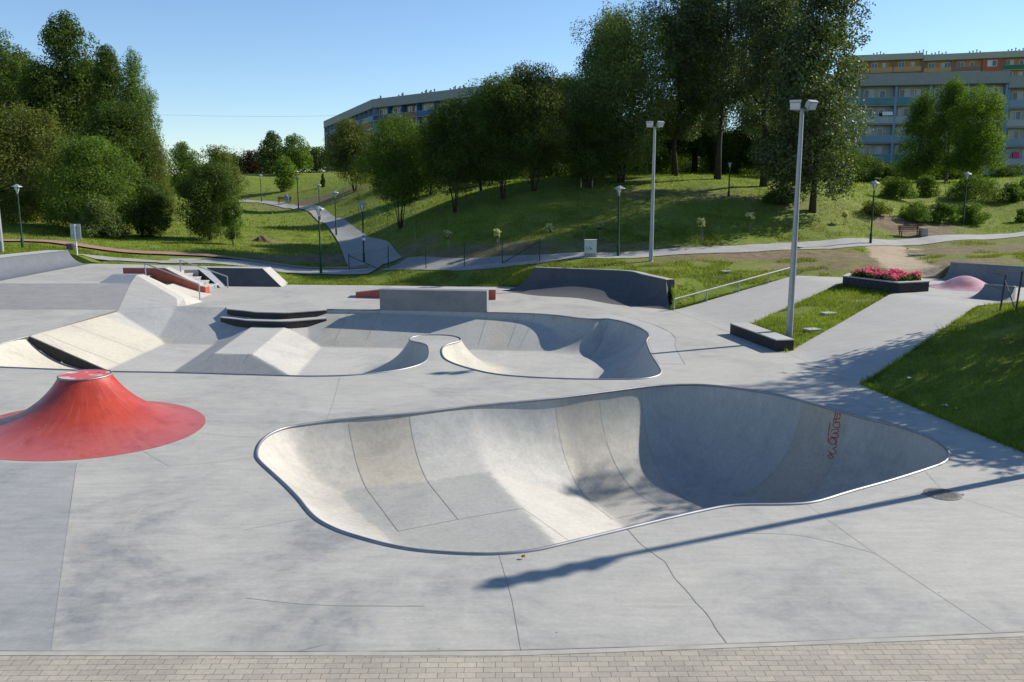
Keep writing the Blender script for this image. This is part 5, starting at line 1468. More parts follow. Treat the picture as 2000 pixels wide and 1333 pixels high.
# ================================================================== lamps, poles, furniture
def park_lamp(label, px, py, ptop, Y=None, proto=[None]):
    b = gp(px, py) if Y is None else atY(px, py, Y)
    if Y is not None: b[2] = gz(b[0], b[1])
    top = atY(px, ptop, b[1])[2]; H = top - b[2]
    r = thing('park_lamp', label, 'park lamp', b, 'green lamp posts along the paths')
    s = H / 3.6
    m = MB(); m.lathe(b, [(.075, -.1), (.075, .55 * s), (.048, .6 * s), (.042, H - .55 * s), (.03, H - .5 * s)], 10); m.build('post', M['green_steel'], r, smooth=35)
    m = MB(); m.lathe(b, [(.03, H - .5 * s), (.05, H - .44 * s), (.16 * s, H - .14 * s), (.16 * s, H - .12 * s)], 8); m.build('lantern', M['white_lamp'], r)
    m = MB(); m.lathe(b, [(.30 * s, H - .13 * s), (.28 * s, H - .10 * s), (.09 * s, H - .0 * s), (.05 * s, H + .03 * s)], 8); m.build('lamp_roof', M['lamp_roof'], r)
    for q in range(4):
        a = math.pi / 4 + q * math.pi / 2
        m = MB(); m.tube([(b[0] + .05 * math.cos(a), b[1] + .05 * math.sin(a), b[2] + H - .45 * s), (b[0] + .19 * s * math.cos(a), b[1] + .19 * s * math.sin(a), b[2] + H - .11 * s)], .012, 5); m.build('lantern_bar', M['green_steel'], r)
    return r, b, H
M['white_lamp'] = plain('frosted_lantern_glass', (0.55, 0.57, 0.58), 0.25)
M['lamp_roof'] = plain('grey_lamp_roof', (0.30, 0.32, 0.33), 0.4, 0.3)
for px, py, pt, Y, lb in ((627, 533, 404, 47.4, 'green lamp post on the grass verge in front of the promenade'), (711, 514, 396, None, 'green lamp post with stickers where the climbing path starts'), (657, 461, 374, None, 'green lamp post on the left side of the climbing path, second up'),
                          (625, 431, 360, None, 'green lamp post on the left of the climbing path, third up'), (583, 408, 347, None, 'green lamp post at the bend of the climbing path'), (511, 395, 341, None, 'farthest green lamp post where the path disappears left'),
                          (1207, 501, 364, None, 'green lamp post beside the narrow path right of the cabinet'), (1700, 476, 354, None, 'green lamp post where the earth track leaves the path'), (1880, 441, 337, None, 'green lamp post among the low bushes on the right slope'),
                          (45, 490, 361, 48, 'green lamp post at the far left behind the quarter pipe'), (1423, 384, 318, None, 'dark lamp post in the shade between the poplar trunks')):
    park_lamp(lb, px, py, pt, Y)
lp = atY(711, 470, gp(711, 514)[1])
m = MB()
for z in (.0, .28): m.lathe((lp[0], lp[1], lp[2] + z), [(.092, 0), (.092, .16)], 10)
tag(m.build('paper_notice', M['white']), 'white paper notices wrapped round the lamp post at the start of the climbing path', 'notice')

def floodlight(label, base, top_z, yaw=0.0, heads=(-1, 1)):
    r = thing('floodlight_mast', label, 'floodlight', base, 'tall grey floodlight masts'); H = top_z - base[2]
    b = np.array(base)
    m = MB(); m.lathe(b, [(.13, -.1), (.13, .0), (.105, .02), (.10, 1.2), (.062, H - .25)], 14); m.build('pole', M['galv'], r, smooth=35)
    m = MB(); m.box((b[0], b[1] - .105, b[2] + .75), (.09, .03, .35)); m.build('service_hatch', M['galv'], r)
    m = MB(); c_, s_ = math.cos(yaw), math.sin(yaw)
    w_ = .24 * max(heads); m.tube([(b[0] - w_ * c_, b[1] - w_ * s_, b[2] + H - .24), (b[0] + w_ * c_, b[1] + w_ * s_, b[2] + H - .24)], .03, 8); m.build('cross_arm', M['galv'], r)
    for sx in heads:
        c = Vector((b[0] + sx * .235 * c_, b[1] + sx * .235 * s_ - .06, b[2] + H - .10))
        ya = yaw + (.42 if sx > 0 else -.42)
        def X(x, y, z):
            # tilt the lamp head down towards the plaza
            x *= .70; y *= .70; z *= .74; t = math.radians(24); y2, z2 = y * math.cos(t) - z * math.sin(t), y * math.sin(t) + z * math.cos(t)
            return (c.x + x * math.cos(ya) - y2 * math.sin(ya), c.y + x * math.sin(ya) + y2 * math.cos(ya), c.z + z2)
        m = MB(); v = [X(x, y, z) for y, k in ((-.17, 1.0), (.16, .72)) for x, z in ((-.23 * k, -.17 * k), (.23 * k, -.17 * k), (.23 * k, .17 * k), (-.23 * k, .17 * k))]
        m.add(v, [(0, 1, 2, 3), (7, 6, 5, 4), (0, 4, 5, 1), (1, 5, 6, 2), (2, 6, 7, 3), (3, 7, 4, 0)])
        hd = m.build('lamp_head', M['galv'], r, bevel=.02)
        m = MB(); m.add([X(-.20, -.176, -.14), X(.20, -.176, -.14), X(.20, -.176, .14), X(-.20, -.176, .14)], [(0, 1, 2, 3)]); m.build('lens', M['white_lamp'], hd)
        m = MB(); m.add([X(-.25, -.20, .175), X(.25, -.20, .175), X(.24, .02, .19), X(-.24, .02, .19), X(-.25, -.20, .19), X(.25, -.20, .19), X(.24, .02, .205), X(-.24, .02, .205)],
                        [(3, 2, 1, 0), (4, 5, 6, 7), (0, 1, 5, 4), (1, 2, 6, 5), (2, 3, 7, 6), (3, 0, 4, 7)]); m.build('visor', M['galv'], hd)
    return r
ba = gp(1541, 662)
floodlight('tall grey floodlight mast standing at the foot of the grass strip by the bench block', ba, atY(1566, 199, ba[1])[2], .05)
bB = atY(1271, 520, 43.6); bB[2] = gz(bB[0], bB[1])
floodlight('farther grey floodlight mast on the grass behind the dark corner quarter pipe', bB, atY(1275, 239, 43.6)[2], .0)
bL = np.array([-25.72, 44.0, gz(-25.72, 44.0)])
floodlight('grey floodlight mast cut by the left picture edge', bL, bL[2] + 7.6, .0)
# the mast outside the frame at the right, whose long shadow crosses the near concrete
sh_tip = at(1052, 1118)[:2]; Hm = 7.0
off_ = Hm / math.tan(SUN_EL) * np.array([math.sin(SUN_AZ), math.cos(SUN_AZ)])
bx = sh_tip + off_ * 1.11
floodlight('grey floodlight mast outside the view that throws the long shadow on the near concrete', np.array([*bx, gz(*bx)]), Hm + .75, .42, (-3, -1, 1, 3))

# electrical cabinet
cb = gp(1153, 502); w_ = 23 / F_PX * cb[1]; h_ = atY(1153, 470, cb[1])[2] - cb[2]
r = thing('utility_cabinet', 'pale grey two-door electrical cabinet on the verge of the narrow path', 'cabinet', cb)
m = MB(); m.box(cb + np.array([0, 0, .06]), (w_ * 1.02, .36, .2)); m.build('plinth', M['stone'], r)
m = MB(); m.box(cb + np.array([0, 0, h_ / 2 + .1]), (w_, .34, h_ - .15)); m.build('cabinet_body', M['cabinet'], r, bevel=.01)
for s_ in (-1, 1):
    m = MB(); m.box(cb + np.array([s_ * w_ * .245, -.176, h_ / 2 + .12]), (w_ * .46, .014, h_ - .3)); d_ = m.build('door', M['cabinet'], r)
    m = MB(); m.box(cb + np.array([s_ * w_ * .06, -.19, h_ * .52]), (.02, .02, .1)); m.build('handle', M['plastic_dark'], d_)
m = MB(); m.box(cb + np.array([0, 0, h_ + .03]), (w_ * 1.06, .4, .03)); m.build('cabinet_roof', M['cabinet'], r)
m = MB()
for k_ in range(5): m.tube([cb + np.array([-w_ * .38 + .05 * k_, -.186, .35 + .1 * (k_ % 2)]), cb + np.array([-w_ * .36 + .05 * k_, -.186, .55 - .06 * (k_ % 3)])], .007, 4)
m.build('scribble', M['plastic_dark'], r)

# sign seen from behind, and litter bin
sb = atY(151, 503, 46.8); sb[2] = gz(sb[0], sb[1]); tz = atY(151, 438, sb[1])[2]; sw = 20 / F_PX * sb[1]
r = thing('notice_sign', 'grey information sign on a pale post seen from behind at the left', 'sign', sb)
m = MB(); m.tube([sb - np.array([0, 0, .1]), (sb[0], sb[1], tz - .02)], .045, 8); m.build('post', M['white'], r)
bz = atY(151, 468, sb[1])[2]
m = MB(); m.box((sb[0], sb[1] + .06, (tz + bz) / 2), (sw, .03, tz - bz)); m.build('sign_panel', M['sign_back'], r)
for z in (.25, .75):
    m = MB(); m.box((sb[0], sb[1] + .03, bz + (tz - bz) * z), (sw * .8, .03, .04)); m.build('bracket', M['galv'], r)
tb = atY(138, 495, 45.9); tb[2] = gz(tb[0], tb[1])
r = thing('litter_bin', 'dark litter bin on a post behind the end of the left quarter pipe', 'litter bin', tb)
tzb = atY(138, 478, 45.9)[2]
m = MB(); m.lathe((tb[0] + .05, tb[1], tb[2] + .2), [(.13, 0), (.17, .05), (.18, max(.3, tzb - tb[2] - .25)), (.15, max(.33, tzb - tb[2] - .2))], 14); m.build('bin_body', M['plastic_dark'], r, smooth=40)
m = MB(); m.tube([(tb[0] - .17, tb[1], tb[2] - .1), (tb[0] - .17, tb[1], tzb + .06)], .03, 6); m.build('post', M['plastic_dark'], r)

# wire fence behind the plaza
fpx = [(682, 527, 495), (759, 524, 482), (832, 523, 482), (907, 520, 472), (981, 513, 471), (1054, 509, 467)]
fb = []
for x, yb, yt in fpx:
    b = gp(x, yb + 2); fb.append((b, atY(x, yt, b[1])[2]))
fr = thing('wire_fence', 'low dark green wire mesh fence with braced end posts behind the plaza', 'fence', fb[0][0])
for b, tz_ in fb:
    m = MB(); m.tube([b - np.array([0, 0, .1]), (b[0], b[1], tz_)], .026, 6); m.build('post', M['green_steel'], fr)
for i, j, t in ((0, 1, .75), (5, 4, 1.0)):
    b, tz_ = fb[i]; c_ = b + (fb[j][0] - b) * t
    m = MB(); m.tube([(b[0], b[1], tz_ - .12), c_ + np.array([0, 0, .02])], .02, 6); m.build('brace', M['green_steel'], fr)
def wire_mat():
    m, t, b = new_mat('thin_wire_mesh')
    out = t.nodes['Material Output']; p = pos(t)
    sx = nd(t, 'ShaderNodeSeparateXYZ', {0: p})
    def line(s, sc):
        f = nd(t, 'ShaderNodeMath', {0: s, 1: sc}, operation='MULTIPLY').outputs[0]
        f = nd(t, 'ShaderNodeMath', {0: f}, operation='FRACT').outputs[0]
        return nd(t, 'ShaderNodeMath', {0: f, 1: .09}, operation='LESS_THAN').outputs[0]
    a = nd(t, 'ShaderNodeMath', {0: sx.outputs[0], 1: sx.outputs[2]}, operation='ADD').outputs[0]
    c = nd(t, 'ShaderNodeMath', {0: sx.outputs[0], 1: sx.outputs[2]}, operation='SUBTRACT').outputs[0]
    k_ = nd(t, 'ShaderNodeMath', {0: line(a, 12), 1: line(c, 12)}, operation='MAXIMUM').outputs[0]
    tr = nd(t, 'ShaderNodeBsdfTransparent'); b.inputs['Base Color'].default_value = (.02, .05, .035, 1)
    mx = nd(t, 'ShaderNodeMixShader', {0: k_, 1: tr.outputs[0], 2: b.outputs[0]}); t.links.new(mx.outputs[0], out.inputs[0])
    return m
M['wire'] = wire_mat()
for (b0_, z0_), (b1_, z1_) in zip(fb[:-1], fb[1:]):
    m = MB(); m.add([b0_ + np.array([0, 0, .05]), b1_ + np.array([0, 0, .05]), (b1_[0], b1_[1], z1_ - .05), (b0_[0], b0_[1], z0_ - .05)], [(0, 1, 2, 3)]); m.build('wire_mesh', M['wire'], fr)
# fence corner at the right
f2 = [gp(1953, 607), gp(1984, 606)]; tz2 = [atY(1959, 537, f2[0][1])[2], atY(1996, 530, f2[1][1])[2]]
fr2 = thing('wire_fence', 'black braced fence posts with bare wire on the right grass bank', 'fence', f2[0])
for b, tz_ in zip(f2, tz2):
    m = MB(); m.tube([b - np.array([0, 0, .1]), (b[0] + .07, b[1], tz_)], .03, 8); m.build('post', M['plastic_dark'], fr2)
m = MB(); m.tube([(f2[0][0] + .06, f2[0][1], tz2[0] - .18), f2[1] + np.array([-.12, -.1, .12])], .02, 6); m.build('brace', M['plastic_dark'], fr2)
for dz in (.06, .5):
    m = MB(); m.tube([(f2[0][0] + .07, f2[0][1], tz2[0] - dz), ((f2[0][0] + f2[1][0]) / 2, f2[0][1] + .2, (tz2[0] + tz2[1]) / 2 - dz - .03), (f2[1][0] + .07, f2[1][1], tz2[1] - dz), (f2[1][0] + 6, f2[1][1] + 2.5, tz2[1] - dz + .2)], .006, 4); m.build('wire', M['plastic_dark'], fr2)
b = f2[1] + np.array([6, 2.5, 0]); b[2] = gz(b[0], b[1]); m = MB(); m.tube([b, b + np.array([.05, 0, 1.2])], .03, 8); m.build('post', M['plastic_dark'], fr2)

# park bench and stone block beside the right path
def park_bench(label, P, rz, s=1.0, mat='wood'):
    r = thing('park_bench', label, 'bench', P)
    c_, s_ = math.cos(rz), math.sin(rz)
    def W(x, y, z): return (P[0] + (x * c_ - y * s_) * s, P[1] + (x * s_ + y * c_) * s, P[2] + z * s)
    def slab(m, x, y, z, sx, sy, sz):
        v = [W(x + i * sx / 2, y + j * sy / 2, z + k_ * sz / 2) for k_ in (-1, 1) for i, j in ((-1, -1), (1, -1), (1, 1), (-1, 1))]
        m.add(v, [(3, 2, 1, 0), (4, 5, 6, 7), (0, 1, 5, 4), (1, 2, 6, 5), (2, 3, 7, 6), (3, 0, 4, 7)])
    m = MB()
    for k_ in range(4): slab(m, 0, -.2 + .125 * k_, .44, 1.8, .1, .045)
    m.build('seat', M[mat], r)
    m = MB()
    for k_ in range(3): slab(m, 0, .25 + .03 * k_, .58 + .13 * k_, 1.8, .04, .1)
    m.build('backrest', M[mat], r)
    for sx in (-.75, .75):
        m = MB(); slab(m, sx, -.15, .21, .06, .06, .42); slab(m, sx, .2, .42, .06, .07, .84); slab(m, sx, .03, .4, .06, .4, .05); m.build('leg', M['plastic_dark'], r)
    return r
bp_ = gp(1776, 462); park_bench('red-brown wooden bench on the bare earth beside the right path', bp_, .05, 42 / F_PX * bp_[1] / 1.8)
sp = gp(1803, 461); hw_ = 8 / F_PX * sp[1]
m = MB(); m.box(sp + np.array([0, 0, .22]), (hw_ * 2, .4, .52), .1, 0, .85); tag(m.build('stone_block', M['stone'], None, bevel=.05), 'squat rough stone block at the right end of the wooden bench', 'stone')
# earth heap
def heap(label, px, py, wpx, hpx):
    c = gp(px, py); w = wpx / F_PX * c[1]; h = hpx / F_PX * c[1]; m = MB(); rows = []
    r2 = np.random.default_rng(px)
    for t in np.linspace(0, 1, 9):
        row = []
        for j in range(25):
            q = 2 * math.pi * (j % 24) / 24; rad = w * (1 - t) * (1 + .18 * math.sin(3 * q + px) + .1 * math.sin(7 * q)); x, y = c[0] + rad * math.cos(q), c[1] + rad * .8 * math.sin(q)
            row.append((x, y, gz(x, y) - .04 + h * (math.sin(t * math.pi / 2) ** 1.2) * (1 + .14 * math.sin(5 * q + 9 * t))))
        rows.append(row)
    m.loft(rows); tag(m.build('earth_heap', M['dirt'], None, smooth=True), label, 'earth heap')
heap('small heap of dug brown earth on the left lawn', 511, 472, 19, 11)
# drain slabs in the grass
for px, py, lb in ((1419, 532, 'small flat concrete drain cover in the grass behind the handrail'), (1618, 614, 'pale drain cover higher in the grass strip between the ramps'), (1586, 646, 'pale drain cover lower in the grass strip near the mast')):
    c = gp(px, py); m = MB(); m.box(c + np.array([0, 0, .03]), (.5, .4, .07), .3); tag(m.build('drain_cover', M['band'], None, bevel=.01), lb, 'drain cover')
c = gp(1790, 500)
m = MB(); m.box(c + np.array([0, 0, .05]), (.9, .25, .08), .1); tag(m.build('plank', M['stone'], None), 'grey plank lying in the grass above the planter', 'plank')
for px, py, lb in ((1776, 741, 'white paper scrap high on the right grass bank'), (1846, 795, 'white paper scrap in the middle of the right grass bank'), (1868, 801, 'smaller white paper scrap beside another on the right grass bank'), (1012, 1075, 'yellow scrap on the near lip of the large bowl')):
    c = gp(px, py) if px > 1100 else np.array([*at(1022, 1092)[:2], 0.0]); r2 = np.random.default_rng(px); m = MB(); w_ = {1868: .04, 1012: .022}.get(px, .07)
    g_ = [[(c[0] + (i - 1.5) * w_ * .5 + r2.normal(0, .008), c[1] + (j - 1.5) * w_ * .5, c[2] + .03 + abs(r2.normal(0, .016))) for j in range(4)] for i in range(4)]
    m.loft(g_); m.loft([[(x, y, z - .012) for x, y, z in row] for row in g_])
    tag(m.build('paper_scrap', M['white'] if px > 1100 else plain('yellow_paper', (.6, .45, .05), .7)), lb, 'litter')
# carpet beating frame under the trees
cf = gp(1146, 366); hh = atY(1146, 341, cf[1])[2] - cf[2]; ww = 11 / F_PX * cf[1]
r = thing('carpet_frame', 'thin metal frame like a small goal under the crest trees', 'frame', cf)
for s_ in (-1, 1):
    m = MB(); m.tube([cf + np.array([s_ * ww, 0, -.1]), cf + np.array([s_ * ww, 0, hh])], .04, 6); m.build('post', M['cream'], r)
m = MB(); m.tube([cf + np.array([-ww, 0, hh]), cf + np.array([ww, 0, hh])], .04, 6); m.build('crossbar', M['cream'], r)
# overhead cable
ca_ = [atY(300, 224, 190), atY(420, 227, 190), atY(560, 228, 190), atY(650, 226, 190), atY(740, 221, 190)]
m = MB(); m.tube(catmull(np.array(ca_), step=4, closed=False), .014, 4); tag(m.build('overhead_cable', M['plastic_dark']), 'thin overhead cable sagging across the sky left of the blue block', 'cable')

# ================================================================== apartment blocks
def bmat(name, col, var=.07): return plain(name, col, .8, 0, var, 1.2)
BM = dict(grey=bmat('grey_render', (.27, .275, .265)), pale=bmat('pale_render', (.36, .38, .39)), white=bmat('white_render', (.42, .42, .41)), blue=bmat('blue_paint', (.04, .13, .28)), midblue=bmat('mid_blue_paint', (.13, .27, .42)),
          paleblue=bmat('pale_blue_paint', (.20, .29, .37)), navy=bmat('navy_paint', (.03, .05, .16)), teal=bmat('teal_paint', (.09, .22, .25)), orange=bmat('orange_render', (.44, .26, .11)), brick=bmat('brick_red_render', (.36, .10, .06)),
          green=bmat('green_panel', (.03, .14, .08)), brown=bmat('brown_panel', (.22, .13, .10)), attic=bmat('pale_attic_render', (.36, .35, .29)), cream=bmat('cream_render', (.50, .42, .27)))
def pane_mat():
    m, t, b = new_mat('window_glass'); b.inputs['Base Color'].default_value = (.035, .045, .055, 1); b.inputs['Roughness'].default_value = .08; b.inputs['Specular IOR Level'].default_value = .8; return m
M['pane'] = pane_mat()
M['curtain'] = plain('pale_curtain', (.55, .55, .53), .8, 0, .1, 3)
def mesh_of(mb, name, mats):
    o = mb.build(name, mats); me = o.data; bpy.data.objects.remove(o); return me
def block(label, A_, B_, z0, ztop, storey, bays, attic=1.9, floors=None, depth=11, wall='white', fin='paleblue', attic_mat='grey', recess=1.3, name='apartment_block', roof_bits=()):
    A_, B_ = np.array(A_, float), np.array(B_, float); d = B_ - A_; L = np.hypot(*d); d /= L; n = np.array([d[1], -d[0]])
    if n @ (-A_) < 0: n = -n                      # towards the viewer
    root = thing(name, label, 'apartment block', (*((A_ + B_) / 2), z0))
    ang = math.atan2(d[1], d[0])
    def W(s, o, z): p = A_ + d * s + n * o; return (p[0], p[1], z)
    def bx(m, s0, s1, o0, o1, za, zb):
        v = [W(s, o, z) for z in (za, zb) for s, o in ((s0, o0), (s1, o0), (s1, o1), (s0, o1))]
        m.add(v, [(3, 2, 1, 0), (4, 5, 6, 7), (0, 1, 5, 4), (1, 2, 6, 5), (2, 3, 7, 6), (3, 0, 4, 7)])
    zr = ztop - attic
    m = MB(); bx(m, 0, L, -recess, -depth, z0 - 2, ztop - .3); m.build('wall', BM[wall], root)
    m = MB(); bx(m, -.15, L + .15, .12, -depth - .1, zr + .02, ztop); at_o = m.build('attic_parapet', BM[attic_mat], root)
    m = MB(); bx(m, -.2, L + .2, .2, .0, zr - .12, zr + .015); m.build('gutter', M['plastic_dark'], at_o)
    nfl = int((zr - z0) / storey) + 1
    show = floors or nfl
    s = 0.0; wd = None
    widths = [b[0] for b in bays]; scale = L / sum(widths)
    # one window and one balcony door, copied along the facade
    protos = {}
    def put(kind, sc, z, sill):
        if kind not in protos:
            hw_, hh_ = {'window': (.75, .72), 'door': (.45, 1.1), 'wide': (1.05, .72)}[kind]
            fm, pm, cm = MB(), MB(), MB()
            for a0, a1, c0, c1 in ((-hw_, -hw_ + .08, -hh_, hh_), (hw_ - .08, hw_, -hh_, hh_), (-hw_ + .08, hw_ - .08, -hh_, -hh_ + .08), (-hw_ + .08, hw_ - .08, hh_ - .08, hh_)) + (((-.04, .04, -hh_ + .08, hh_ - .08),) if kind != 'door' else ((-hw_ + .08, hw_ - .08, -.35, -.27),)):
                fm.box(((a0 + a1) / 2, -.03, (c0 + c1) / 2), (a1 - a0, .1, c1 - c0))
            pm.add([(-hw_ + .06, .0, -hh_ + .06), (hw_ - .06, 0, -hh_ + .06), (hw_ - .06, 0, hh_ - .06), (-hw_ + .06, 0, hh_ - .06)], [(0, 1, 2, 3)])
            cm.add([(-hw_ + .09, -.012, -hh_ + .1), (-.1 if kind != 'door' else 0.2, -.012, -hh_ + .1), (-.1 if kind != 'door' else .2, -.012, hh_ - .1), (-hw_ + .09, -.012, hh_ - .1)], [(0, 1, 2, 3)])
            protos[kind] = (mesh_of(fm, 'window', M['white']), mesh_of(pm, 'pane', M['pane']), mesh_of(cm, 'curtain', M['curtain']))
        f_, p_, c_ = protos[kind]
        o = bpy.data.objects.new('window' if kind != 'door' else 'balcony_door', f_); COL.objects.link(o)
        pz = W(sc, -recess + .06, z + sill)
        o.parent = root; o.location = (pz[0] - root.location.x, pz[1] - root.location.y, pz[2] - root.location.z); o.rotation_euler = (0, 0, ang)
        q = bpy.data.objects.new('pane', p_); COL.objects.link(q); q.parent = o
        if rng.random() < .55:
            q = bpy.data.objects.new('curtain', c_); COL.objects.link(q); q.parent = o
            if rng.random() < .5: q.scale.x = -1
    for bi, (w, kind, bmats, wmat) in enumerate(bays):
        w *= scale
        m = MB()
        if kind == 'flush':            # projecting stair bay with windows
            bx(m, s + .02, s + w - .02, -.1, -recess + .01, z0 - 2, zr); fo = m.build('stair_bay', BM[wmat or 'brick'], root)
            for f in range(show):
                z = zr - storey * (f + 1)
                o_old = recess; 
                put_s = s + w / 2
                pz = W(put_s, -.06, z + 1.6)
                put('wide', put_s, z, 1.6); 
                ob = [c for c in root.children if c.name.startswith('window')][-1]
                ob.location = (pz[0] - root.location.x, pz[1] - root.location.y, pz[2] - root.location.z)
        else:
            bx(m, s - .14, s + .14, .02, -recess + .01, z0 - 2, zr - .005); m.build('dividing_fin', BM[fin], root)
            if wmat:
                m = MB(); bx(m, s + .15, s + w - .15, -recess + .02, -recess - .05, z0, zr - .01); m.build('wall_panel', BM[wmat], root)
            for f in range(show):
                z = zr - storey * (f + 1)
                bm_ = bmats[(f + bi) % len(bmats)]
                m = MB(); bx(m, s + .15, s + w - .15, .0, -recess + .03, z - .16, z); sl = m.build('balcony_slab', BM[attic_mat], root)
                m = MB(); bx(m, s + .15, s + w - .15, .03, -.05, z + .05, z + 1.02); m.build('balcony_front', BM[bm_], sl)
                m = MB(); bx(m, s + .15, s + w - .15, .05, -.03, z + 1.04, z + 1.09); m.build('balcony_rail', M['galv'], sl)
                put('window', s + w * .30, z, 1.65); put('door', s + w * .68, z, 1.15)
                if rng.random() < .3: put('window', s + w * .86, z, 1.65)
        s += w
    m = MB(); bx(m, L - .14, L + .14, .02, -recess + .01, z0 - 2, zr - .005); m.build('dividing_fin', BM[fin], root)
    for fr_, k_ in roof_bits:
        for j in range(k_):
            m = MB(); p = W(L * fr_ + j * .8, -2 - .3 * (j % 2), ztop); m.lathe(p, [(.11, -.3), (.11, .4 + .18 * (j % 3)), (.2, .44 + .18 * (j % 3)), (.17, .6 + .18 * (j % 3))], 8); m.build('chimney', M['plastic_dark'], root)
    return root, W, zr
rng = np.random.default_rng(5)
# left blue block, bent in two wings
zA = 24.2
A1, A2 = atY(633, 245, 278), atY(728, 205.5, 207); A3 = np.array([-33.1 + 27.8 * 1.45, 207 - 29 * 1.45])
bl = [(6, 'loggia', ['midblue', 'navy', 'paleblue'], None)] * 13
block('long blue-balconied apartment block, its left wing receding behind the trees', A1[:2], A2[:2], 9, zA, 2.8, bl, wall='pale', fin='paleblue', floors=4, roof_bits=((.2, 2), (.97, 3)))
bl = [(6, 'loggia', ['navy', 'paleblue'], None), (5.4, 'loggia', ['blue', 'midblue'], None), (6, 'loggia', ['brown', 'paleblue'], 'brown'), (6.2, 'loggia', ['midblue', 'blue'], None), (6, 'loggia', ['teal', 'midblue'], None), (6, 'loggia', ['blue', 'paleblue'], None), (6, 'loggia', ['midblue'], None), (6, 'loggia', ['paleblue'], None), (6, 'loggia', ['midblue'], None), (6, 'loggia', ['blue'], None)]
rA, WA, zrA = block('long blue-balconied apartment block, its near wing behind the hill trees', A2[:2], A3, 7.5, zA, 2.8, bl, wall='white', fin='blue', floors=4, roof_bits=((.13, 3), (.28, 6), (.45, 7)))
# right pale block in front, orange block behind
B1_, B2_ = atY(1540, 150, 139), atY(1968, 162, 133); B3_ = atY(2110, 168, 131)
bl = [(6, 'loggia', ['paleblue', 'pale'], None), (6, 'loggia', ['pale', 'teal'], None), (6, 'loggia', ['pale', 'paleblue', 'teal'], 'white'), (5.5, 'loggia', ['teal', 'pale', 'paleblue'], 'white'), (6, 'loggia', ['paleblue'], None), (6, 'loggia', ['pale'], None)]
rB, WB, zrB = block('pale grey-blue five-storey apartment block behind the three birches', B1_[:2], B2_[:2], 5.5, 21.4, 2.8, bl, attic=1.75, wall='white', fin='paleblue', roof_bits=())
block('pale grey-blue apartment wing with dark blue edge at the right picture edge', B2_[:2] + np.array([.35, 0]), B3_[:2], 5.5, 20.7, 2.8, [(6, 'loggia', ['paleblue', 'pale'], 'white'), (5, 'loggia', ['pale'], 'white')], attic=1.75, wall='white', fin='midblue', roof_bits=())
C1, C2, C3 = atY(1640, 113, 232), atY(1803, 103, 226), atY(2080, 87, 216)
zC1 = C2[2]
block('orange apartment block high behind the pale one, left section with low roof', C1[:2], C2[:2], 9, zC1, 2.8, [(7, 'flush', [], 'brick'), (6.6, 'loggia', ['paleblue', 'orange'], 'orange'), (7, 'loggia', ['orange'], 'orange')], wall='orange', fin='brown', floors=3, attic=1.5, attic_mat='attic', roof_bits=((.42, 4), (.93, 4)))
block('orange apartment block high behind the pale one, right section with green balcony', C2[:2] + np.array([.4, 0]), C3[:2], 9, atY(1806, 109, 226)[2] + .2, 2.8, [(7, 'loggia', ['orange'], 'orange'), (7.2, 'loggia', ['green', 'brown'], 'orange'), (4.6, 'flush', [], 'brick'), (7, 'loggia', ['brown', 'green'], 'orange'), (7, 'loggia', ['brown'], 'orange')], wall='orange', fin='brown', floors=3, attic=1.5, attic_mat='attic', roof_bits=((.06, 5), (.34, 4), (.62, 5)))
# washing and flowers on balconies
def hang(label, name, cat, W, s, o, z, w, h, mat):
    m = MB(); k_ = 7; rows = []
    for i in range(k_ + 1):
        x = s - w / 2 + w * i / k_; off = o + .05 * math.sin(i * 1.7)
        rows.append([W(x, off, z), W(x, off + .03, z - h * (1 + .06 * math.sin(i * 2.3)))])
    m.loft(rows); m2 = [[W(s - w / 2 + w * i / k_, o - .03 + .05 * math.sin(i * 1.7), z) for i in range(k_ + 1)], [W(s - w / 2 + w * i / k_, o - .0 + .05 * math.sin(i * 1.7), z - h) for i in range(k_ + 1)]]
    m.loft(m2); tag(m.build(name, mat), label, cat)
sP = lambda px, W_, Y: px
hang('bright pink towel drying on a balcony of the wing at the right edge', 'towel', 'towel', WB, np.hypot(*(atY(1985, 300, 132.5)[:2] - B1_[:2])), .12, atY(1985, 297, 132.5)[2], .9, .9, plain('pink_towel', (.6, .05, .16), .8))
hang('white washing drying on a balcony left of the birches', 'washing', 'washing', WB, np.hypot(*(atY(1733, 222, 136.3)[:2] - B1_[:2])), .12, atY(1733, 219, 136.3)[2], 1.5, .5, M['white'])
fl = atY(812, 222, 199)
def flowers(label, px, py, Y, n, w, mat):
    c = atY(px, py, Y); P_ = c + rng.normal(0, 1, (n, 3)) * np.array([w, .12, .12])
    Vv, Fq = leaf_quads(P_, unit(n), .3, .9); tag(fast_mesh('balcony_flowers', Vv, Fq, mat), label, 'flowers')
flowers('red flowers in a box on the brown balcony of the blue block', 803, 221, 196, 60, 1.1, M['petal'])

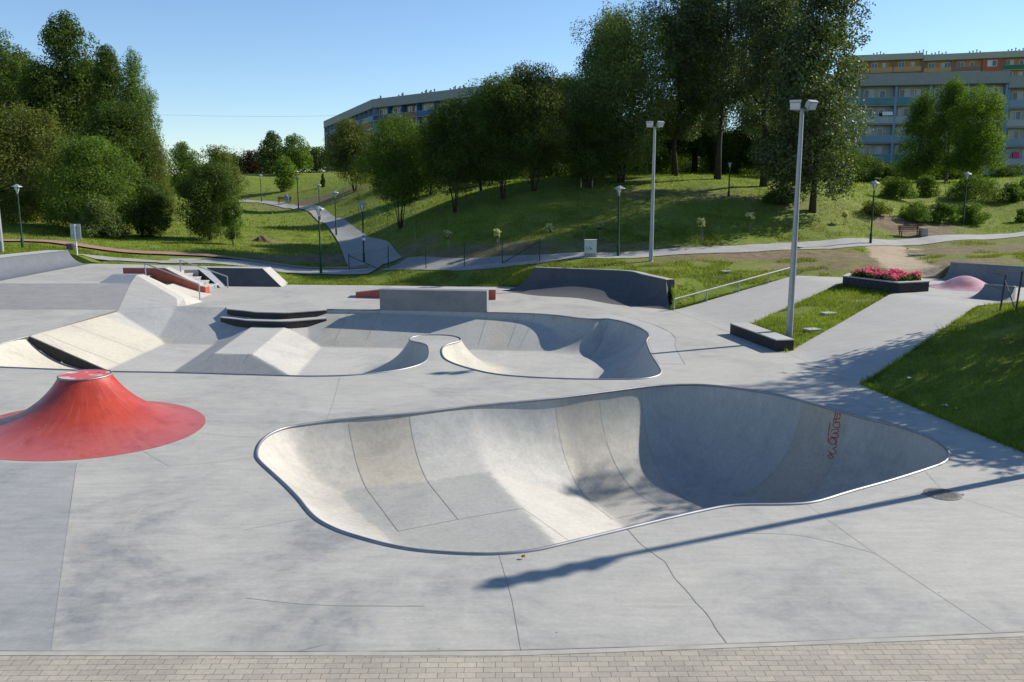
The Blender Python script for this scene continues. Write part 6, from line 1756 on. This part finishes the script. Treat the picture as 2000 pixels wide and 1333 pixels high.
# seated person and bench far up the path
pb = gp(556, 398)
park_bench('small bench far up the climbing path with a person in blue on it', pb, .1, .95)
def person(label, P, h=.9):
    s = 1.0
    me = bpy.data.meshes.new('person')
    J = [(0, 0, .50), (0, .03, .72), (0, .02, .95), (0, .0, 1.04), (0, -.02, 1.16), (0, -.03, 1.24),      # pelvis, waist, chest, neck, head, crown
         (-.17, .02, .93), (-.22, -.08, .70), (-.15, -.28, .62), (.17, .02, .93), (.22, -.08, .70), (.15, -.28, .62),
         (-.09, -.02, .50), (-.11, -.42, .50), (-.11, -.46, .08), (-.11, -.60, .05), (.09, -.02, .50), (.12, -.42, .50), (.12, -.44, .08), (.12, -.58, .05)]
    E_ = [(0, 1), (1, 2), (2, 3), (3, 4), (4, 5), (2, 6), (6, 7), (7, 8), (2, 9), (9, 10), (10, 11), (0, 12), (12, 13), (13, 14), (14, 15), (0, 16), (16, 17), (17, 18), (18, 19)]
    R = [.14, .13, .15, .055, .095, .07, .065, .05, .035, .065, .05, .035, .09, .07, .05, .035, .09, .07, .05, .035]
    me.from_pydata(J, E_, []); o = bpy.data.objects.new('person', me); COL.objects.link(o)
    sk = o.modifiers.new('skin', 'SKIN'); sub = o.modifiers.new('sub', 'SUBSURF'); sub.levels = 1; sub.render_levels = 1
    for i, r in enumerate(R): me.skin_vertices[0].data[i].radius = (r, r)
    me.skin_vertices[0].data[0].use_root = True
    m, t, b = new_mat('person_clothes'); z = nd(t, 'ShaderNodeSeparateXYZ', {0: nd(t, 'ShaderNodeTexCoord').outputs['Object']})
    c = ramp(t, nd(t, 'ShaderNodeMath', {0: z.outputs[2], 1: 1.3}, operation='DIVIDE').outputs[0], [(0.0, (.05, .05, .06)), (.40, (.10, .12, .2)), (.46, (.04, .22, .50)), (.76, (.04, .22, .50)), (.79, (.5, .32, .24)), (1.0, (.5, .32, .24))])
    t.nodes[[n_.name for n_ in t.nodes if n_.type == 'VALTORGB'][0]].color_ramp.interpolation = 'CONSTANT'
    t.links.new(c, b.inputs['Base Color']); me.materials.append(m)
    o.location = P; o.rotation_euler = (0, 0, .4)
    hm = MB(); hm.lathe((0, -.005, 1.14), [(.105, 0), (.11, .06), (.09, .13), (.04, .165), (.0001, .17)], 12); ho = hm.build('hair', plain('fair_hair', (.35, .24, .12), .7)); ho.parent = o
    tag(o, label, 'person')
person('seated person in a blue top on the far bench up the path', (pb[0] + .25, pb[1] + .02, pb[2] - .02))
